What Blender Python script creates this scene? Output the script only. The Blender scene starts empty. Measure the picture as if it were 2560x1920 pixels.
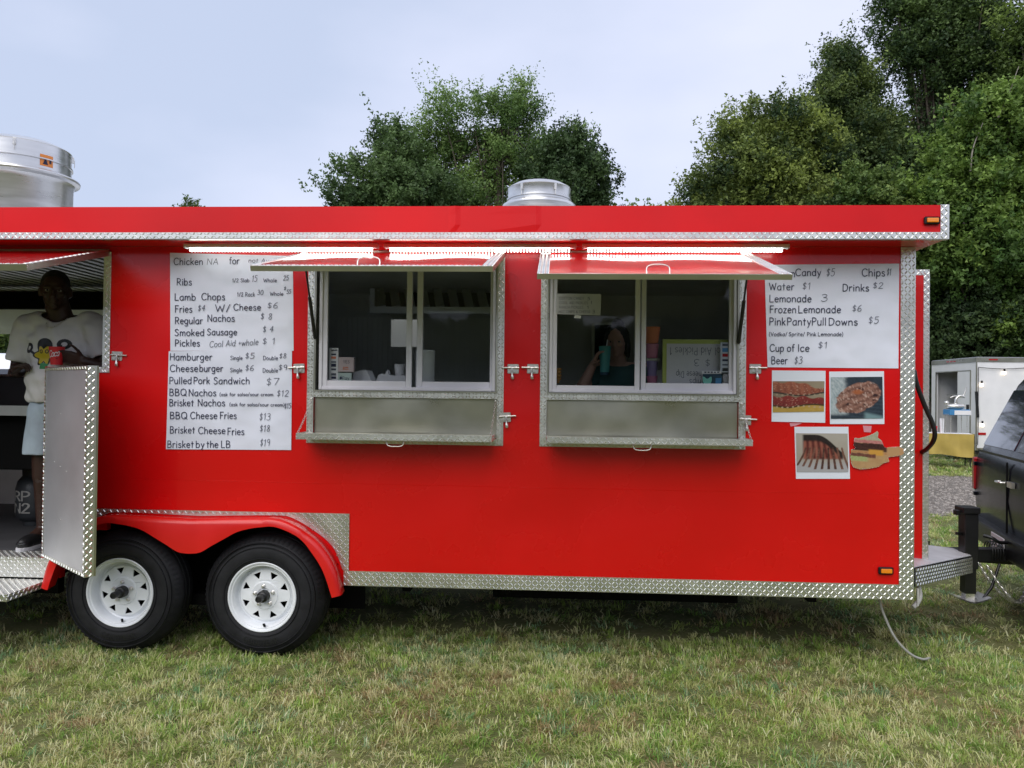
import bpy, bmesh, math, random
import numpy as np
from mathutils import Vector, Matrix
from mathutils.bvhtree import BVHTree
random.seed(7)
rng = np.random.default_rng(7)
S = bpy.context.scene
C = S.collection
R_ = math.radians

# ---------------------------------------------------------------- camera
CAM_D, CAM_H = 4.6, 1.58
YAW, PIT, ROL, FPX = R_(3.24), R_(.6), R_(.65), 1922.0
_f = Vector((-math.sin(YAW) * math.cos(PIT), math.cos(YAW) * math.cos(PIT), math.sin(PIT)))
_r = Vector((math.cos(YAW), math.sin(YAW), 0))
_u = _r.cross(_f)
_R = _r * math.cos(ROL) + _u * math.sin(ROL)
_U = _u * math.cos(ROL) - _r * math.sin(ROL)
cd = bpy.data.cameras.new('camera')
cam = bpy.data.objects.new('camera', cd)
C.objects.link(cam)
cd.sensor_width = 36
cd.lens = 36 * FPX / 2560
cd.clip_start = .05
cd.clip_end = 1500
m3 = Matrix((_R, _U, -_f)).transposed()
cam.matrix_world = Matrix.Translation((0, -CAM_D, CAM_H)) @ m3.to_4x4()
S.camera = cam


def at(px, py, Y=0.0):
    """metres (x, z) on the vertical plane y = Y for a measured point of the survey photograph"""
    d = _f + _R * ((px - 1280) / FPX) + _U * ((960 - py) / FPX)
    t = (Y + CAM_D) / d.y
    return (t * d.x, CAM_H + t * d.z)


# ---------------------------------------------------------------- world, sun, exposure
W = bpy.data.worlds.new('World')
S.world = W
W.use_nodes = True
nt = W.node_tree
nt.nodes.clear()
SUN_EL, SUN_ROT = R_(49.5), R_(200)
out = nt.nodes.new('ShaderNodeOutputWorld')
bg = nt.nodes.new('ShaderNodeBackground')
sky = nt.nodes.new('ShaderNodeTexSky')
sky.sky_type = 'NISHITA'
sky.sun_disc = False
sky.sun_elevation = SUN_EL
sky.sun_rotation = SUN_ROT
sky.air_density = 1.0
sky.dust_density = 2.0
tc = nt.nodes.new('ShaderNodeTexCoord')
mp = nt.nodes.new('ShaderNodeMapping')
mp.inputs['Scale'].default_value = (1, 1, 2.2)
no = nt.nodes.new('ShaderNodeTexNoise')
no.inputs['Scale'].default_value = 2.1
no.inputs['Detail'].default_value = 5
no.inputs['Roughness'].default_value = .45
cr = nt.nodes.new('ShaderNodeValToRGB')
cr.color_ramp.elements[0].position = .33
cr.color_ramp.elements[0].color = (4.35, 4.95, 6.4, 1)
cr.color_ramp.elements[1].position = .68
cr.color_ramp.elements[1].color = (6.1, 6.4, 7.8, 1)
mx = nt.nodes.new('ShaderNodeMix')
mx.data_type = 'RGBA'
mx.inputs[0].default_value = .88
nt.links.new(tc.outputs['Generated'], mp.inputs['Vector'])
nt.links.new(mp.outputs[0], no.inputs['Vector'])
sx = nt.nodes.new('ShaderNodeSeparateXYZ')
gr_ = nt.nodes.new('ShaderNodeMapRange')
gr_.inputs[1].default_value, gr_.inputs[2].default_value = -.6, .35
gr_.inputs[3].default_value, gr_.inputs[4].default_value = -.16, .17
ad = nt.nodes.new('ShaderNodeMath')
nt.links.new(tc.outputs['Generated'], sx.inputs[0])
nt.links.new(sx.outputs['X'], gr_.inputs[0])
nt.links.new(gr_.outputs[0], ad.inputs[0])
nt.links.new(no.outputs['Fac'], ad.inputs[1])
nt.links.new(ad.outputs[0], cr.inputs[0])
nt.links.new(sky.outputs[0], mx.inputs[6])
nt.links.new(cr.outputs[0], mx.inputs[7])
nt.links.new(mx.outputs[2], bg.inputs['Color'])
bg.inputs['Strength'].default_value = .095
nt.links.new(bg.outputs[0], out.inputs[0])
sl = bpy.data.lights.new('sun', 'SUN')
sl.energy = 1.5
sl.angle = R_(60)
sl.color = (1, .96, .9)
so = bpy.data.objects.new('sun', sl)
C.objects.link(so)
# light comes from behind the camera, high, a little from the left
sd = Vector((-.30, -.80, 1.00)).normalized()
so.rotation_euler = sd.to_track_quat('Z', 'Y').to_euler()
S.view_settings.view_transform = 'Standard'
S.view_settings.look = 'None'
S.view_settings.exposure = .62
S.view_settings.gamma = 1
S.view_settings.use_curve_mapping = False
S.cycles.max_bounces = 8
S.cycles.transparent_max_bounces = 12
S.cycles.caustics_reflective = False
S.cycles.caustics_refractive = False


# ---------------------------------------------------------------- materials
def mat(name, col, rough=.5, metal=0, var=.08, vs=4, bump=0, bs=60, coat=0, spec=.5, streak=None, wob=0, wobs=1.2):
    m = bpy.data.materials.new(name)
    m.use_nodes = True
    n = m.node_tree
    b = n.nodes['Principled BSDF']
    b.inputs['Roughness'].default_value = rough
    b.inputs['Metallic'].default_value = metal
    b.inputs['Coat Weight'].default_value = coat
    b.inputs['Coat Roughness'].default_value = .03
    b.inputs['Specular IOR Level'].default_value = spec
    t = n.nodes.new('ShaderNodeTexCoord')
    z = n.nodes.new('ShaderNodeTexNoise')
    z.inputs['Scale'].default_value = vs
    z.inputs['Detail'].default_value = 6
    if streak:
        q = n.nodes.new('ShaderNodeMapping')
        q.inputs['Scale'].default_value = streak
        n.links.new(t.outputs['Object'], q.inputs[0])
        n.links.new(q.outputs[0], z.inputs['Vector'])
    else:
        n.links.new(t.outputs['Object'], z.inputs['Vector'])
    r = n.nodes.new('ShaderNodeMapRange')
    r.inputs[1].default_value = .3
    r.inputs[2].default_value = .7
    r.inputs[3].default_value = 1 - var
    r.inputs[4].default_value = 1 + var
    n.links.new(z.outputs['Fac'], r.inputs[0])
    x = n.nodes.new('ShaderNodeVectorMath')
    x.operation = 'SCALE'
    x.inputs[0].default_value = col[:3]
    n.links.new(r.outputs[0], x.inputs['Scale'])
    n.links.new(x.outputs[0], b.inputs['Base Color'])
    r2 = n.nodes.new('ShaderNodeMapRange')
    r2.inputs[3].default_value = max(0, rough - .07)
    r2.inputs[4].default_value = min(1, rough + .1)
    n.links.new(z.outputs['Fac'], r2.inputs[0])
    n.links.new(r2.outputs[0], b.inputs['Roughness'])
    last = None
    if wob:
        zz = n.nodes.new('ShaderNodeTexNoise')
        zz.inputs['Scale'].default_value = wobs
        zz.inputs['Detail'].default_value = 1
        n.links.new(t.outputs['Object'], zz.inputs['Vector'])
        bb = n.nodes.new('ShaderNodeBump')
        bb.inputs['Strength'].default_value = 1
        bb.inputs['Distance'].default_value = wob
        n.links.new(zz.outputs['Fac'], bb.inputs['Height'])
        last = bb
    if bump:
        z2 = n.nodes.new('ShaderNodeTexNoise')
        z2.inputs['Scale'].default_value = bs
        z2.inputs['Detail'].default_value = 4
        n.links.new(t.outputs['Object'], z2.inputs['Vector'])
        bu = n.nodes.new('ShaderNodeBump')
        bu.inputs['Strength'].default_value = bump
        bu.inputs['Distance'].default_value = .01
        n.links.new(z2.outputs['Fac'], bu.inputs['Height'])
        if last:
            n.links.new(last.outputs[0], bu.inputs['Normal'])
        last = bu
    if last:
        n.links.new(last.outputs[0], b.inputs['Normal'])
    return m


def mat_attr(name, rough=.6, spec=.3, transl=0):
    m = bpy.data.materials.new(name)
    m.use_nodes = True
    n = m.node_tree
    b = n.nodes['Principled BSDF']
    b.inputs['Roughness'].default_value = rough
    b.inputs['Specular IOR Level'].default_value = spec
    a = n.nodes.new('ShaderNodeAttribute')
    a.attribute_name = 'Col'
    n.links.new(a.outputs['Color'], b.inputs['Base Color'])
    if transl:
        tr = n.nodes.new('ShaderNodeBsdfTranslucent')
        mi = n.nodes.new('ShaderNodeMixShader')
        mi.inputs[0].default_value = transl
        n.links.new(a.outputs['Color'], tr.inputs['Color'])
        n.links.new(b.outputs[0], mi.inputs[1])
        n.links.new(tr.outputs[0], mi.inputs[2])
        n.links.new(mi.outputs[0], n.nodes['Material Output'].inputs[0])
    return m


def mat_emit(name, col, s):
    m = bpy.data.materials.new(name)
    m.use_nodes = True
    b = m.node_tree.nodes['Principled BSDF']
    b.inputs['Base Color'].default_value = (.8, .8, .8, 1)
    b.inputs['Emission Color'].default_value = (*col, 1)
    b.inputs['Emission Strength'].default_value = s
    return m


def mat_glass(name, tint, gloss=1.0):
    m = bpy.data.materials.new(name)
    m.use_nodes = True
    n = m.node_tree
    n.nodes.clear()
    o = n.nodes.new('ShaderNodeOutputMaterial')
    t = n.nodes.new('ShaderNodeBsdfTransparent')
    t.inputs[0].default_value = (*tint, 1)
    g = n.nodes.new('ShaderNodeBsdfGlossy')
    g.inputs['Roughness'].default_value = .03
    f = n.nodes.new('ShaderNodeFresnel')
    f.inputs[0].default_value = 1.45
    mm = n.nodes.new('ShaderNodeMath')
    mm.operation = 'MULTIPLY'
    mm.inputs[1].default_value = gloss
    x = n.nodes.new('ShaderNodeMixShader')
    n.links.new(f.outputs[0], mm.inputs[0])
    n.links.new(mm.outputs[0], x.inputs[0])
    n.links.new(t.outputs[0], x.inputs[1])
    n.links.new(g.outputs[0], x.inputs[2])
    n.links.new(x.outputs[0], o.inputs[0])
    return m


M = dict(
    red=mat('red_paint', (.66, .0020, .0028), .26, var=.07, vs=1.5, coat=.22, spec=.4, wob=.02, wobs=1.6, bump=.02, bs=200),
    redflap=mat('red_flap_paint', (.60, .003, .004), .35, var=.05, vs=2.5, coat=.9, spec=.6, wob=.006, wobs=2),
    deck=mat('weathered_aluminium', (.62, .63, .64), .5, .35, var=.1, vs=8),
    floor=mat('grey_floor_sheet', (.085, .085, .09), .6, var=.2, vs=5),
    redfas=mat('red_fascia_paint', (.68, .003, .006), .42, var=.09, vs=1.6, coat=.05, spec=.3, wob=.015, wobs=1.4),
    redp=mat('red_fender_plastic', (.66, .008, .006), .32, var=.05, vs=6, coat=.2),
    tread=mat('tread_plate_aluminium', (.76, .76, .72), .31, .95, var=.12, vs=7, bump=.03, bs=90),
    alu=mat('brushed_aluminium', (.46, .45, .37), .28, .9, var=.18, vs=3, bump=.03, bs=40, wob=.01, wobs=2.5),
    door=mat('dull_aluminium_door_skin', (.62, .62, .65), .42, .65, var=.12, vs=2.5, bump=.03, bs=70, wob=.006),
    galv=mat('spun_aluminium', (.70, .70, .70), .28, .9, var=.1, vs=3, streak=(1, 1, 8)),
    chrome=mat('zinc_plated_steel', (.72, .70, .66), .28, .85, var=.12, vs=40),
    whitef=mat('white_window_frame', (.72, .70, .74), .38, var=.05, vs=8),
    white=mat('white_paint', (.80, .80, .80), .35, var=.05, vs=3, coat=.2),
    wheelw=mat('white_wheel_paint', (.80, .82, .84), .3, var=.07, vs=9, coat=.2, bump=.02, bs=80),
    rubber=mat('tyre_rubber', (.012, .012, .014), .62, var=.35, vs=14, bump=.12, bs=90, spec=.35),
    black=mat('black_paint', (.012, .012, .013), .35, var=.2, vs=10),
    matte=mat('matte_black', (.006, .006, .006), .85, var=.2, spec=.15),
    dark=mat('dark_interior', (.035, .035, .038), .7, var=.15),
    inner=mat('interior_panel', (.72, .73, .73), .5, var=.12, vs=3),
    paper=mat('poster_paper', (.72, .74, .83), .65, var=.03, vs=5, wob=.02, wobs=6),
    photo_paper=mat('photo_paper', (.74, .77, .83), .4, var=.02),
    ink=mat('marker_ink', (.018, .022, .06), .6, var=.2, vs=60),
    pencil=mat('thin_marker_ink', (.10, .11, .15), .65, var=.3, vs=60),
    amber=mat('amber_lens', (.85, .25, .01), .2, var=.05, coat=.5),
    redlens=mat('red_lens', (.42, .01, .015), .18, var=.1, coat=.5),
    paint=mat('dark_blue_black_car_paint', (.004, .005, .012), .22, var=.1, coat=.12, spec=.3),
    carw=mat('white_car_paint', (.75, .77, .8), .2, coat=.6),
    cloth=mat('ochre_tablecloth', (.44, .32, .075), .75, var=.15, vs=3, bump=.1, bs=12),
    skin=mat('dark_brown_skin', (.045, .022, .016), .42, var=.1, vs=12, spec=.35),
    skin2=mat('light_skin', (.42, .25, .19), .5, var=.06, vs=12),
    shirt=mat('white_cotton', (.70, .68, .66), .85, var=.06, vs=6, bump=.2, bs=9, wob=.03, wobs=7),
    denim=mat('pale_denim', (.42, .50, .56), .85, var=.12, vs=9, bump=.15, bs=25),
    hair=mat('black_hair', (.006, .005, .005), .6, bump=.3, bs=60),
    teal=mat('teal_tumbler', (.08, .34, .32), .35, var=.05),
    tealcloth=mat('dark_teal_cloth', (.03, .085, .085), .85, var=.15, bump=.1),
    cup=mat('red_paper_cup', (.62, .02, .025), .4, var=.05),
    bark=mat('grey_bark', (.11, .09, .07), .9, var=.3, vs=12, bump=.6, bs=30),
    deadw=mat('bare_grey_wood', (.30, .27, .23), .9, var=.2, vs=12),
    wtow=mat('white_paper', (.80, .79, .80), .8, var=.04),
    lime=mat('lime_frame', (.42, .48, .10), .5),
    cone=mat('wafer_cone', (.55, .28, .08), .7, var=.12, vs=40),
    pink=mat('pink_plastic', (.60, .22, .34), .4),
    purple=mat('lilac_plastic', (.30, .24, .48), .4),
    orange=mat('orange_label', (.75, .24, .12), .5),
    blue=mat('blue_plastic', (.05, .22, .45), .4),
    tealprint=mat('mint_print', (.22, .60, .52), .6),
    navy=mat('navy_print', (.01, .05, .09), .5),
    steel=mat('stainless_steel', (.55, .57, .56), .38, .7, var=.1, vs=4),
    hoserub=mat('black_rubber', (.010, .010, .010), .5),
    hosegrey=mat('grey_hose', (.42, .41, .38), .6, var=.08, vs=20),
    ledhouse=mat('lamp_housing', (.75, .76, .78), .3, var=.03),
    tape=mat('clear_tape', (.62, .26, .30), .35, var=.05),
    foliage=mat_attr('foliage', .55, .35, .35),
    grassm=mat_attr('grass_blades', .6, .2, .40),
    print_=mat_attr('printed_colour', .35, .4),
    led=mat_emit('led_cells', (.93, 1.0, .97), 3.4),
    bulb=mat_emit('warm_bulb', (1, .82, .6), 2.2),
    glass=mat_glass('window_glass', (.93, .94, .94), .55),
    glassopen=mat_glass('window_glass_clear', (.92, .94, .93), .45),
    carglass=mat('tinted_car_glass', (.02, .025, .04), .05, var=.02, spec=1.0, coat=.6),
)


# ---------------------------------------------------------------- objects
def tag(o, label=None, cat=None, group=None, kind=None):
    for k, v in (('label', label), ('category', cat), ('group', group), ('kind', kind)):
        if v:
            o[k] = v
    return o


def thing(name, loc, label, cat, group=None, rz=0):
    o = bpy.data.objects.new(name, None)
    o.empty_display_size = .1
    o.location = loc
    o.rotation_euler.z = rz
    C.objects.link(o)
    return tag(o, label, cat, group)


def origin(o):
    v = Vector((0, 0, 0))
    while o is not None:
        v += o.location
        o = o.parent
    return v


def link(name, me, m, parent=None, smooth=False):
    """me is modelled in world coordinates; it is stored relative to its parent"""
    if m is not None:
        me.materials.append(m)
    o = bpy.data.objects.new(name, me)
    C.objects.link(o)
    if parent is not None:
        w = origin(parent)
        if w.length > 0:
            me.transform(Matrix.Translation(-w))
        o.parent = parent
    if smooth:
        me.polygons.foreach_set('use_smooth', [True] * len(me.polygons))
    return o


def auto_smooth(me, ang=35):
    bm = bmesh.new()
    bm.from_mesh(me)
    for f in bm.faces:
        f.smooth = True
    a = R_(ang)
    for e in bm.edges:
        if len(e.link_faces) == 2 and e.calc_face_angle(0) > a:
            e.smooth = False
    bm.to_mesh(me)
    bm.free()


def catmull(pts, n=6, closed=False):
    P = [Vector(p) for p in pts]
    out = []
    N = len(P)
    rngk = range(N if closed else N - 1)
    for i in rngk:
        p1, p2 = P[i], P[(i + 1) % N]
        p0 = P[i - 1] if (i > 0 or closed) else p1 * 2 - p2
        p3 = P[(i + 2) % N] if (i + 2 < N or closed) else p2 * 2 - p1
        for k in range(n):
            t = k / n
            out.append(.5 * ((2 * p1) + (p2 - p0) * t + (2 * p0 - 5 * p1 + 4 * p2 - p3) * t * t + (3 * p1 - p0 - 3 * p2 + p3) * t ** 3))
    if not closed:
        out.append(P[-1])
    return out


class MB:
    def __init__(s):
        s.v, s.f = [], []

    def add(s, vs, fs):
        k = len(s.v)
        s.v += [tuple(p) for p in vs]
        s.f += [tuple(i + k for i in f) for f in fs]
        return s

    def box(s, x0, x1, y0, y1, z0, z1, mt=None):
        vs = [Vector((x, y, z)) for x in (x0, x1) for y in (y0, y1) for z in (z0, z1)]
        if mt is not None:
            vs = [mt @ p for p in vs]
        return s.add(vs, [(0, 1, 3, 2), (4, 6, 7, 5), (0, 4, 5, 1), (2, 3, 7, 6), (0, 2, 6, 4), (1, 5, 7, 3)])

    def bar(s, a, b, w, h, up=(0, 0, 1)):
        a, b = Vector(a), Vector(b)
        d = (b - a).normalized()
        sd = d.cross(Vector(up)).normalized()
        u = sd.cross(d)
        vs = [p + sd * (w / 2 * i) + u * (h / 2 * j) for p in (a, b) for i, j in ((-1, -1), (1, -1), (1, 1), (-1, 1))]
        return s.add(vs, [(3, 2, 1, 0), (4, 5, 6, 7), (0, 1, 5, 4), (1, 2, 6, 5), (2, 3, 7, 6), (3, 0, 4, 7)])

    def tube(s, pts, r, n=8, cap=True, closed=False):
        P = [Vector(p) for p in pts]
        N = len(P)
        rr = r if isinstance(r, (list, tuple)) else [r] * N
        ref = Vector((0, 0, 1))
        t0 = (P[1] - P[0]).normalized()
        if abs(t0.dot(ref)) > .9:
            ref = Vector((1, 0, 0))
        vs, fs = [], []
        prev = None
        for i in range(N):
            if closed:
                t = (P[(i + 1) % N] - P[i - 1]).normalized()
            else:
                t = (P[min(i + 1, N - 1)] - P[max(i - 1, 0)]).normalized()
            a = (prev if prev is not None else ref)
            a = (a - t * a.dot(t))
            if a.length < 1e-6:
                a = t.orthogonal()
            a.normalize()
            prev = a
            b = t.cross(a)
            for k in range(n):
                q = 2 * math.pi * k / n
                vs.append(P[i] + (a * math.cos(q) + b * math.sin(q)) * rr[i])
        for i in range(N if closed else N - 1):
            j = (i + 1) % N
            for k in range(n):
                l = (k + 1) % n
                fs.append((i * n + k, i * n + l, j * n + l, j * n + k))
        if cap and not closed:
            fs.append(tuple(range(n))[::-1])
            fs.append(tuple((N - 1) * n + k for k in range(n)))
        return s.add(vs, fs)

    def lathe(s, prof, c, axis=(0, 0, 1), n=32, closed=False):
        """prof: (radius, height along axis)"""
        c, ax = Vector(c), Vector(axis).normalized()
        a = ax.orthogonal().normalized()
        b = ax.cross(a)
        vs, fs = [], []
        for r, h in prof:
            for k in range(n):
                q = 2 * math.pi * k / n
                vs.append(c + ax * h + (a * math.cos(q) + b * math.sin(q)) * max(r, 1e-5))
        m = len(prof)
        for i in range(m if closed else m - 1):
            j = (i + 1) % m
            for k in range(n):
                l = (k + 1) % n
                fs.append((i * n + k, i * n + l, j * n + l, j * n + k))
        return s.add(vs, fs)

    def prism(s, pts, y0, y1, plane='xz'):
        n = len(pts)
        if plane == 'xz':
            vs = [(p[0], y0, p[1]) for p in pts] + [(p[0], y1, p[1]) for p in pts]
        elif plane == 'xy':
            vs = [(p[0], p[1], y0) for p in pts] + [(p[0], p[1], y1) for p in pts]
        else:
            vs = [(y0, p[0], p[1]) for p in pts] + [(y1, p[0], p[1]) for p in pts]
        fs = [tuple(range(n)), tuple(range(2 * n - 1, n - 1, -1))]
        fs += [(i, i + n, (i + 1) % n + n, (i + 1) % n) for i in range(n)]
        return s.add(vs, fs)

    def grid(s, fn, nu, nv):
        vs = [fn(i / nu, j / nv) for j in range(nv + 1) for i in range(nu + 1)]
        w = nu + 1
        return s.add(vs, [(j * w + i, j * w + i + 1, (j + 1) * w + i + 1, (j + 1) * w + i) for j in range(nv) for i in range(nu)])

    def capsule(s, p0, r0, p1, r1, n=14, sc=None):
        p0, p1 = Vector(p0), Vector(p1)
        d = p1 - p0
        L = max(d.length, 1e-4)
        prof = [(r0 * math.sin(a), -r0 * math.cos(a)) for a in [i * math.pi / 2 / 5 for i in range(6)]]
        prof += [(r1 * math.cos(a), L + r1 * math.sin(a)) for a in [i * math.pi / 2 / 5 for i in range(6)]]
        return s.lathe(prof, p0, d if d.length > 1e-4 else (0, 0, 1), n)

    def ellip(s, c, r, rot=None, n=16):
        k = len(s.v)
        prof = [(math.sin(a), -math.cos(a)) for a in [i * math.pi / 10 for i in range(11)]]
        s.lathe(prof, (0, 0, 0), (0, 0, 1), n)
        mt = Matrix.Translation(c) @ (rot.to_matrix().to_4x4() if rot is not None else Matrix.Identity(4)) @ Matrix.Diagonal((*r, 1))
        for i in range(k, len(s.v)):
            s.v[i] = tuple(mt @ Vector(s.v[i]))
        return s

    def mesh(s, name='mesh'):
        me = bpy.data.meshes.new(name)
        me.from_pydata(s.v, [], s.f)
        me.validate()
        bm = bmesh.new()
        bm.from_mesh(me)
        bmesh.ops.recalc_face_normals(bm, faces=bm.faces)
        bm.to_mesh(me)
        bm.free()
        return me

    def build(s, name, m, parent=None, smooth=None, bevel=0, seg=1):
        me = s.mesh(name)
        if bevel:
            bm = bmesh.new()
            bm.from_mesh(me)
            bmesh.ops.bevel(bm, geom=[e for e in bm.edges if len(e.link_faces) == 2 and e.calc_face_angle(0) > .6], offset=bevel, segments=seg, affect='EDGES', profile=.7)
            bm.to_mesh(me)
            bm.free()
        if smooth:
            auto_smooth(me, smooth)
        return link(name, me, m, parent)


def fast(name, V, F, col=None, m=None, parent=None):
    """numpy verts (N,3), faces (M,k), per-vertex colours (N,3)"""
    me = bpy.data.meshes.new(name)
    V = np.ascontiguousarray(V, dtype=np.float32)
    F = np.ascontiguousarray(F, dtype=np.int32)
    k = F.shape[1]
    me.vertices.add(len(V))
    me.vertices.foreach_set('co', V.ravel())
    me.loops.add(F.size)
    me.loops.foreach_set('vertex_index', F.ravel())
    me.polygons.add(len(F))
    me.polygons.foreach_set('loop_start', np.arange(0, F.size, k, dtype=np.int32))
    me.polygons.foreach_set('loop_total', np.full(len(F), k, dtype=np.int32))
    me.update()
    if col is not None:
        a = me.color_attributes.new('Col', 'FLOAT_COLOR', 'POINT')
        c = np.ones((len(V), 4), dtype=np.float32)
        c[:, :3] = col
        a.data.foreach_set('color', c.ravel())
    return link(name, me, m, parent)


def smooth_rim(bm, it=12):
    bm.edges.ensure_lookup_table()
    nb = {}
    for e in bm.edges:
        if len(e.link_faces) == 1:
            a, b = e.verts
            nb.setdefault(a, []).append(b)
            nb.setdefault(b, []).append(a)
    for _ in range(it):
        new = {v: v.co * .4 + (n[0].co + n[1].co) * .3 for v, n in nb.items() if len(n) == 2}
        for v, c in new.items():
            v.co = c


def copy_part(o, parent, dloc=None, mt=None):
    c = o.copy()
    C.objects.link(c)
    c.parent = parent
    for ch in o.children:
        copy_part(ch, c)
    return c


def tread(mb, o, ud, vd, w, h, th=.004, back=True, inside=None, ph=0.0):
    """raised-bar plate: sheet of size w x h from o along ud, vd, bars on the face ud x vd side"""
    o, ud, vd = Vector(o), Vector(ud).normalized(), Vector(vd).normalized()
    nd = ud.cross(vd)
    if back:
        p = [o, o + ud * w, o + ud * w + vd * h, o + vd * h]
        mb.add([q - nd * th for q in p] + p, [(3, 2, 1, 0), (4, 5, 6, 7), (0, 1, 5, 4), (1, 2, 6, 5), (2, 3, 7, 6), (3, 0, 4, 7)])
    s = .0215
    L, bw, bh = .0118, .0035, .0032
    ni, nj = int(w / s) + 2, int(h / s) + 2
    for i in range(ni):
        for j in range(nj):
            cu, cv = (i + .35) * s + ph, (j + .45) * s
            sg = 1 if (i + j) % 2 else -1
            ca, sa = math.cos(R_(48)), math.sin(R_(48)) * sg
            l = L
            # shorten bars at the edges
            du, dv = ca * l, abs(sa) * l
            if cu < 0 or cu > w or cv < 0 or cv > h:
                continue
            a0 = max(-l, -min(cu / ca, (cv if sg > 0 else h - cv) / abs(sa)))
            a1 = min(l, min((w - cu) / ca, ((h - cv) if sg > 0 else cv) / abs(sa)))
            if a1 - a0 < .006:
                continue
            cc = o + ud * cu + vd * cv
            if inside and not inside(cc):
                continue
            d = ud * ca + vd * sa
            e = nd.cross(d)
            A, B = cc + d * a0, cc + d * a1
            am, bm_ = A + d * .004, B - d * .004
            vs = [A, am - e * bw, bm_ - e * bw, B, bm_ + e * bw, am + e * bw, am + nd * bh, bm_ + nd * bh]
            mb.add(vs, [(0, 1, 6), (1, 2, 7, 6), (2, 3, 7), (3, 4, 7), (4, 5, 6, 7), (5, 0, 6)])
    return mb


def remesh(mb, voxel, smooth=4):
    me = mb.mesh('tmp')
    o = bpy.data.objects.new('tmp', me)
    C.objects.link(o)
    r = o.modifiers.new('r', 'REMESH')
    r.mode = 'VOXEL'
    r.voxel_size = voxel
    r.use_smooth_shade = True
    if smooth:
        sm = o.modifiers.new('s', 'SMOOTH')
        sm.iterations = smooth
        sm.factor = .5
    dg = bpy.context.evaluated_depsgraph_get()
    dg.update()
    res = bpy.data.meshes.new_from_object(o.evaluated_get(dg))
    bpy.data.objects.remove(o)
    res.polygons.foreach_set('use_smooth', [True] * len(res.polygons))
    return res


def plate(loops, th, name='plate', bev=0):
    """flat plate with holes in the xz plane, centred on y=0, from closed 2d loops"""
    cu = bpy.data.curves.new(name, 'CURVE')
    cu.dimensions = '2D'
    cu.fill_mode = 'BOTH'
    cu.extrude = th / 2
    cu.bevel_depth = bev
    for lp in loops:
        sp = cu.splines.new('POLY')
        sp.points.add(len(lp) - 1)
        for p, q in zip(sp.points, lp):
            p.co = (q[0], q[1], 0, 1)
        sp.use_cyclic_u = True
    o = bpy.data.objects.new(name, cu)
    C.objects.link(o)
    dg = bpy.context.evaluated_depsgraph_get()
    dg.update()
    me = bpy.data.meshes.new_from_object(o.evaluated_get(dg))
    bpy.data.objects.remove(o)
    me.transform(Matrix.Rotation(R_(90), 4, 'X'))
    me.materials.clear()
    return me


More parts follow.
